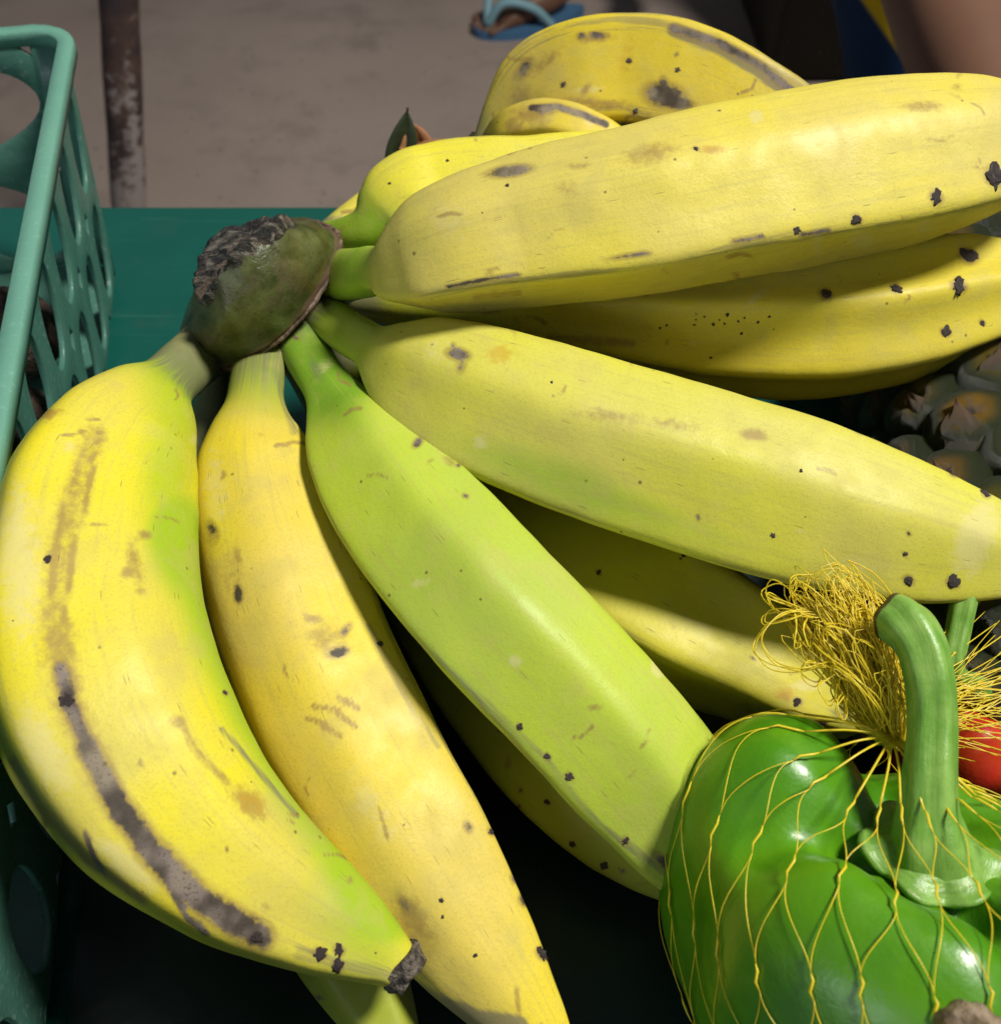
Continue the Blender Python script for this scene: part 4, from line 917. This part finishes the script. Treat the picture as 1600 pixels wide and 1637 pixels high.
def strand(a, b, r):
    """from lower end of knot a to upper end of knot b over the hull"""
    ta, pa = a; tb, pb = b; pts = []
    for k in range(13):
        f = k / 12; g = f * f * (3 - 2 * f)
        pts.append(npt(ta + kn + (tb - kn - ta - kn) * f, pa + (pb - pa) * g, .0006 + .0004 * math.sin(f * math.pi)))
    mb.add(*tube_data(pts, r * (.8 + .4 * np.abs(np.sin(np.linspace(0, 5, 13) + pa * 3))), 5))
for (i, j), nd in node.items():
    t, p_ = nd
    mb.add(*tube_data([npt(t - kn, p_), npt(t - kn * .5, p_ + .012, .0009), npt(t + kn * .4, p_ - .01, .0009), npt(t + kn, p_)], [.00015, .00030, .00030, .00015], 6))
    if j + 1 < len(rows_t):
        if j % 2 == 0: nb = [(i, j + 1), ((i - 1) % NA, j + 1)]
        else: nb = [(i, j + 1), ((i + 1) % NA, j + 1)]
        for q in nb:
            tb, pb = node[q]
            while pb - p_ > math.pi: pb -= 2 * math.pi
            while pb - p_ < -math.pi: pb += 2 * math.pi
            strand(nd, (tb, pb), .00012)
    if j == 0:
        pts = [npt(t - kn, p_), None, gather]; pts[1] = (pts[0] + pts[2]) / 2 + np.array((0, 0, .002)); mb.add(*tube_data(catmull(pts, 8)[0], .00028, 5))
o = mb.build('netting', M_NET); o['kind'] = 'stuff'; reparent(o, net)
# tuft: many loops of the same plastic thread
mb = MB(); rt = random.Random(5)
camup = norm(UP); 
def tuft_strand(px, py, z): return W(px, py, z)[0]
axis_pts = [(1428, 1180, .098), (1405, 1120, .106), (1378, 1050, .114), (1345, 985, .120), (1300, 955, .122)]
for s in range(330):
    k = rt.uniform(.35, .92); pts = []
    ang = rt.uniform(0, 2 * math.pi); rad = rt.uniform(.15, 1.0)
    nseg = 9
    for q in range(nseg):
        f = q / (nseg - 1); g = math.sin(f * math.pi) * k * 1.05      # out and back
        g = min(g, 1.0)
        x = g * (len(axis_pts) - 1); i0 = min(int(x), len(axis_pts) - 2); fr = x - i0
        ap = [axis_pts[i0][c] + (axis_pts[i0+1][c] - axis_pts[i0][c]) * fr for c in range(3)]
        wd = (16 + 78 * math.sin(min(g, .85) * 1.9)) * rad
        a = ang + (f - .5) * rt.uniform(.5, 1.6)
        pts.append(tuft_strand(ap[0] + math.cos(a) * wd + rt.uniform(-11, 11), ap[1] + math.sin(a) * wd * .8 + rt.uniform(-11, 11), ap[2] + .010 * math.sin(a * 1.7) * rad))
    mb.add(*tube_data(catmull(pts, 30)[0], rt.uniform(.00010, .00021), 4))
# long loose loops up and to the left
loops = [[(1350, 990), (1290, 965), (1235, 930), (1222, 940), (1240, 975), (1290, 985), (1345, 985)],
         [(1350, 985), (1280, 975), (1262, 940), (1275, 922), (1300, 920), (1340, 905), (1358, 910), (1352, 935), (1310, 965)],
         [(1335, 990), (1330, 960), (1345, 930), (1375, 928), (1385, 950), (1372, 962)],
         [(1350, 985), (1290, 980), (1250, 975), (1222, 985), (1222, 995), (1255, 990), (1300, 975)],
         [(1335, 975), (1265, 980), (1225, 1000), (1205, 1040), (1225, 1062), (1280, 1072), (1320, 1062)],
         [(1330, 975), (1240, 990), (1215, 1020), (1235, 1055), (1275, 1070), (1318, 1068)],
         [(1318, 1065), (1285, 1060), (1285, 1080), (1305, 1094), (1318, 1075)],
         [(1330, 1080), (1310, 1100), (1322, 1122), (1335, 1118), (1336, 1095)],
         [(1270, 975), (1275, 1005), (1272, 1030), (1285, 1020), (1283, 990)],
         [(1292, 978), (1285, 1010), (1292, 1032), (1300, 1005), (1296, 980)],
         [(1272, 925), (1270, 960), (1276, 985)], [(1291, 925), (1290, 950), (1285, 980)],
         [(1345, 1110), (1335, 1130), (1345, 1148), (1352, 1135), (1350, 1115)],
         [(1310, 985), (1225, 950), (1225, 945), (1270, 970), (1340, 978)]]
for lp in loops:
    for rep in range(2):
        pts = [tuft_strand(x + rt.uniform(-4, 4), y + rt.uniform(-4, 4), .116 + .004 * math.sin(i * 1.3 + rep)) for i, (x, y) in enumerate(lp)]
        mb.add(*tube_data(catmull(pts, 46)[0], .00017, 5))
# fan of cut threads to the right of the stem
for s in range(90):
    y0 = rt.uniform(1095, 1185); a = rt.gauss(0, .30) if s > 25 else rt.uniform(-1.1, -.2); L_ = rt.uniform(70, 260)
    x0 = rt.uniform(1430, 1520); z0 = .088
    pts = [tuft_strand(x0 - 10, y0, z0), tuft_strand(x0 + L_ * .5 * math.cos(a), y0 + L_ * .5 * math.sin(a) + rt.uniform(-8, 8), z0 + .003), tuft_strand(x0 + L_ * math.cos(a), y0 + L_ * math.sin(a) + rt.uniform(-14, 14), z0 + rt.uniform(-.006, .004))]
    mb.add(*tube_data(catmull(pts, 14)[0], rt.uniform(.0001, .0002), 4))
o = mb.build('tied_tuft', M_NET); o['kind'] = 'stuff'; reparent(o, net)

# ================================================================== brown papery bulb tip at the bottom right corner
def bulb():
    q, t = W(1560, 1662, .136); R = 62 * t / 1600; vs = []; fs = []; n, m = 46, 72
    root_c = q - np.array((0, 0, R * .4)); vs = []
    for k in range(n):
        f = k / (n - 1); a_ = math.pi * f
        z = -math.cos(a_) * R * .95; r = R * math.sin(a_) ** .9
        if f > .78: g = (f - .78) / .22; z = z + R * .50 * g ** 2; r = r * (1 - .25 * g) + R * .05 * g
        for j in range(m):
            a = 2 * math.pi * j / m; w_ = 1 + .05 * mnoise.noise(Vector((math.cos(a) * 4, math.sin(a) * 4, f * 2))) + .03 * math.cos(11 * a)
            vs.append(root_c + np.array((r * w_ * math.cos(a), r * w_ * math.sin(a), z)))
    for k in range(n - 1):
        for j in range(m): fs.append((k*m + j, k*m + (j+1) % m, (k+1)*m + (j+1) % m, (k+1)*m + j))
    fs.append(tuple((n-1)*m + j for j in range(m)))
    N = NT('papery_skin'); p = N.obj(); a = N.noise(N.scale(p, (1, 1, .35)), 160, 5, .65); f = N.noise(p, 700, 3)
    col = N.mix(N.ramp(a, .35, .65), (0.13, 0.085, 0.06), (0.34, 0.26, 0.19)); col = N.mix(N.math('MULTIPLY', N.ramp(N.noise(p, 70, 3), .5, .65), .8), col, (.36, .22, .05))
    return mesh_obj('bulb', vs, fs, N.done(col, .5, N.bump(N.math('ADD', a, N.math('MULTIPLY', f, .3)), .8, .002), .4))
bl = bulb(); tag(bl, 'tip of a brown papery bulb at the bottom right corner', 'bulb')

# ================================================================== background: post, panel, people
def mat_post():
    N = NT('rusty_post'); p = N.obj(); a = N.noise(p, 16, 5, .65); b = N.noise(p, 60, 4, .6); z = N.n('ShaderNodeSeparateXYZ'); N.put(z.inputs[0], p)
    col = N.mix(N.ramp(a, .35, .65), (0.035, 0.026, 0.030), (0.095, 0.055, 0.042))
    col = N.mix(N.math('MULTIPLY', N.ramp(N.math('MULTIPLY_ADD', z.outputs[2], -.75, N.math('ADD', N.math('MULTIPLY', b, .6), N.math('MULTIPLY', a, .6))), .36, .50), .85), col, (0.34, 0.305, 0.295))
    return N.done(col, .6, N.bump(b, .4, .003), .4)
p0 = V(192, -260, 1.20); p1 = V(190, 0, 1.30); p2 = V(206, 330, 1.52)
dirp = norm(p2 - p1); foot = p2 + dirp * ((-.70 - p2[2]) / dirp[2]); topp = p1 - dirp * .8
Lp = np.linalg.norm(topp - foot)
vs, fs = tube_data([foot + (topp - foot) * k / 24 for k in range(25)], [.0255 + .0008 * math.sin(k * 2.1) for k in range(25)], 24)
post = mesh_obj('metal_post', vs - foot, fs, mat_post()); post.location = tuple(map(float, foot))
tag(post, 'rusty dark metal post with flaking pale paint, standing behind the table', 'post')

# dark board standing on the floor behind
def mat_flat(name, c, r=.8, c2=None):
    N = NT(name); p = N.obj(); a = N.noise(p, 12, 4); return N.done(N.mix(a, c, c2 or c), r, N.bump(N.noise(p, 120, 3), .2, .002), .25)
bm = bmesh.new(); bmesh.ops.create_cube(bm, size=1)
for v in bm.verts: v.co = Vector((v.co.x * 1.3, v.co.y * .5, (v.co.z + .5) * .9))
bmesh.ops.bevel(bm, geom=bm.edges[:], offset=.01, segments=2, affect='EDGES')
fx = W(800, 50, 0)[0]
brd = bm_obj('dark_bin', bm, mat_flat('dark_olive', (.040, .038, .028), .8, (.032, .030, .024))); brd.location = (1.20, 2.25, -.70)
tag(brd, 'dark olive bin on the floor behind the bananas', 'bin')

# people: skin-modifier figures
def skin_person(name, verts, edges, radii, mat, root=0):
    me = bpy.data.meshes.new(name); me.from_pydata([tuple(map(float, v)) for v in verts], edges, []); me.update()
    o = link(bpy.data.objects.new(name, me)); o.modifiers.new('skin', 'SKIN')
    for i, r in enumerate(radii):
        me.skin_vertices[0].data[i].radius = (r, r) if not isinstance(r, tuple) else r
    me.skin_vertices[0].data[root].use_root = True
    sb = o.modifiers.new('sub', 'SUBSURF'); sb.levels = 2; sb.render_levels = 2
    bpy.context.view_layer.update(); dg = bpy.context.evaluated_depsgraph_get()
    m2 = bpy.data.meshes.new_from_object(o.evaluated_get(dg)); bpy.data.objects.remove(o)
    m2.name = name; m2.materials.clear(); m2.materials.append(mat); m2.polygons.foreach_set('use_smooth', [True] * len(m2.polygons))
    return link(bpy.data.objects.new(name, m2))
def mat_skin():
    N = NT('skin'); p = N.obj(); a = N.noise(p, 14, 4); b = N.noise(p, 300, 3)
    return N.done(N.mix(a, (.12, .058, .034), (.17, .085, .052)), .5, N.bump(b, .15, .001), .4)
M_SKIN = mat_skin()
def mat_shirt():
    N = NT('blue_yellow_shirt'); p = N.obj(); z = N.n('ShaderNodeSeparateXYZ'); N.put(z.inputs[0], p)
    q = V(1425, 110, 1.0); dg = N.math('ADD', z.outputs[2], N.math('MULTIPLY', z.outputs[0], .8))
    band = N.ramp(dg, float(q[2] + .8 * q[0]) - .004, float(q[2] + .8 * q[0]) + .004)
    return N.done(N.mix(band, (.006, .030, .085), (.62, .42, .008)), .8, N.bump(N.noise(p, 60, 4), .5, .004), .2)
# seated person behind the table at the right: only the bare arm and shirt show
def person_right():
    el = V(1535, 80, .86); wr = V(1640, 330, .76); hand = V(1672, 410, .73); sh = V(1410, -300, 1.06)
    pel = V(1566, 330, 1.22); ch = V(1548, -60, 1.16); nk = V(1560, -420, 1.12); hd = nk + np.array((0, -.03, .15))
    shr = V(1760, -270, 1.15); lw = np.array((0, 0, -.12))
    verts = [pel, ch, nk, hd, sh, el, wr, hand, shr, shr + (.1, -.05, -.28), shr + (.02, -.25, -.42),
             pel + (-.08, -.08, -.06), pel + (-.04, -.30, -.02), pel + (-.04, -.28, -.20),
             pel + (.12, -.08, -.06), pel + (.2, -.30, -.02), pel + (.2, -.28, -.20)]
    edges = [(0, 1), (1, 2), (2, 3), (2, 4), (4, 5), (5, 6), (6, 7), (2, 8), (8, 9), (9, 10), (0, 11), (11, 12), (12, 13), (0, 14), (14, 15), (15, 16)]
    rad = [.12, .125, .06, .10, .06, .050, .036, .03, .06, .05, .035, .085, .065, .05, .085, .065, .05]
    b = skin_person('person', [np.array(v) for v in verts], edges, rad, M_SKIN)
    s = skin_person('shirt', [pel + (0, 0, -.02), (pel + ch) / 2, ch, nk + (0, 0, -.03), sh + (.02, .02, 0), shr], [(0, 1), (1, 2), (2, 3), (3, 4), (3, 5)], [.165, .155, .155, .09, .078, .078], mat_shirt())
    reparent(s, b)
    tag(b, 'person behind the table in a blue and yellow top, bare arm showing', 'person')
person_right()

# second person farther back: one bare foot in a blue flip-flop reaches into the picture
def person_back():
    hx, hy = W(900, 20, 0)[0][:2]; d = ray(905, 5); t = (-.70 + .03 - H0 * K) / d[2]; heel = np.array((0, 0, H0 * K)) + d * t
    d = ray(825, 22); t = (-.70 + .03 - H0 * K) / d[2]; toe = np.array((0, 0, H0 * K)) + d * t
    fw = norm(np.array((toe[0] - heel[0], toe[1] - heel[1], 0))); sd = np.array((-fw[1], fw[0], 0)); heel[2] = -.66
    ball = heel + fw * .15; L = np.array((0, 0, 1.0))
    knee = heel + fw * .06 + L * .44; hip = knee + np.array((.30, .22, .12)); pel = hip + np.array((.08, .0, .02)); ch = pel + np.array((0, .02, .36)); nk = ch + L * .16; hd = nk + L * .15
    hip2 = pel + np.array((.1, .0, -.02)); kn2 = hip2 + np.array((-.22, -.32, .10)); an2 = kn2 + np.array((.02, .05, -.47)); b2 = an2 + np.array((-.05, -.13, -.03))
    vs = [pel, ch, nk, hd, hip, knee, heel + L * .03, heel + fw * .07 + L * .01, ball - L * .012]
    rd = [.13, .14, .055, .10, .085, .058, .038, .042, (.042, .024)]
    ed = [(0, 1), (1, 2), (2, 3), (0, 4), (4, 5), (5, 6), (6, 7), (7, 8)]
    for k, (o_, ln, r) in enumerate(((-.032, .045, .012), (-.014, .055, .0085), (.002, .052, .008), (.016, .046, .0075), (.03, .036, .007))):
        a = len(vs); vs += [ball + sd * o_ + fw * .02 - L * .018, ball + sd * o_ * 1.12 + fw * (.02 + ln) - L * .024]; rd += [r * 1.15, r]; ed += [(8, a), (a, a + 1)]
    a = len(vs); vs += [hip2, kn2, an2, b2, ch + np.array((-.19, -.02, .08)), ch + np.array((-.26, -.08, -.2)), ch + np.array((-.22, -.3, -.3)), ch + np.array((.19, -.02, .08)), ch + np.array((.26, -.08, -.2)), ch + np.array((.2, -.3, -.3))]
    rd += [.085, .058, .038, .04, .06, .045, .033, .06, .045, .033]; ed += [(0, a), (a, a+1), (a+1, a+2), (a+2, a+3), (1, a+4), (a+4, a+5), (a+5, a+6), (1, a+7), (a+7, a+8), (a+8, a+9)]
    b = skin_person('person', vs, ed, rd, M_SKIN); tag(b, 'person farther back, a bare foot in a blue flip-flop showing', 'person')
    s_ = skin_person('clothes', [pel, ch, nk - L * .04, hip, (hip + knee) / 2, hip2, (hip2 + kn2) / 2], [(0, 1), (1, 2), (0, 3), (3, 4), (0, 5), (5, 6)], [.155, .165, .08, .11, .09, .11, .09], mat_flat('brown_cloth', (.05, .035, .03))); reparent(s_, b)
    # flip-flop: sole and strap, worn on the foot but a thing of its own
    e = thing('flip_flop', tuple(map(float, (ball[0], ball[1], -.70))), 'blue rubber flip-flop on the bare foot behind the bananas', 'sandal')
    m = 40; ring = []
    for j in range(m):
        a_ = 2 * math.pi * j / m; x = .135 * math.cos(a_); y = (.050 + .012 * math.cos(a_)) * math.sin(a_) * (1 - .12 * math.cos(2 * a_)); ring.append(heel * (1, 1, 0) + fw * (.09 + x) + sd * y)
    vv = [r + L * -.700 for r in ring] + [r + L * -.682 for r in ring]
    fs = [(j, (j+1) % m, m + (j+1) % m, m + j) for j in range(m)] + [tuple(range(m, 2*m)), tuple(range(m - 1, -1, -1))]
    so = mesh_obj('sole', vv, fs, mat_flat('blue_rubber', (.05, .13, .25), .6, (.07, .17, .30)), None, False); reparent(so, e)
    G0 = heel * (1, 1, 0)
    for sg in (-1, 1):
        pts = [G0 + fw * .20 + sd * .012 - L * .675, G0 + fw * .17 + sd * .03 * sg - L * .628, G0 + fw * .11 + sd * .052 * sg - L * .640, G0 + fw * .06 + sd * .056 * sg - L * .688]
        v_, f_ = tube_data(catmull(pts, 20)[0], .0095, 10); st = mesh_obj('strap', v_, f_, mat_flat('pale_blue_rubber', (.20, .36, .42), .5)); reparent(st, e)
person_back()
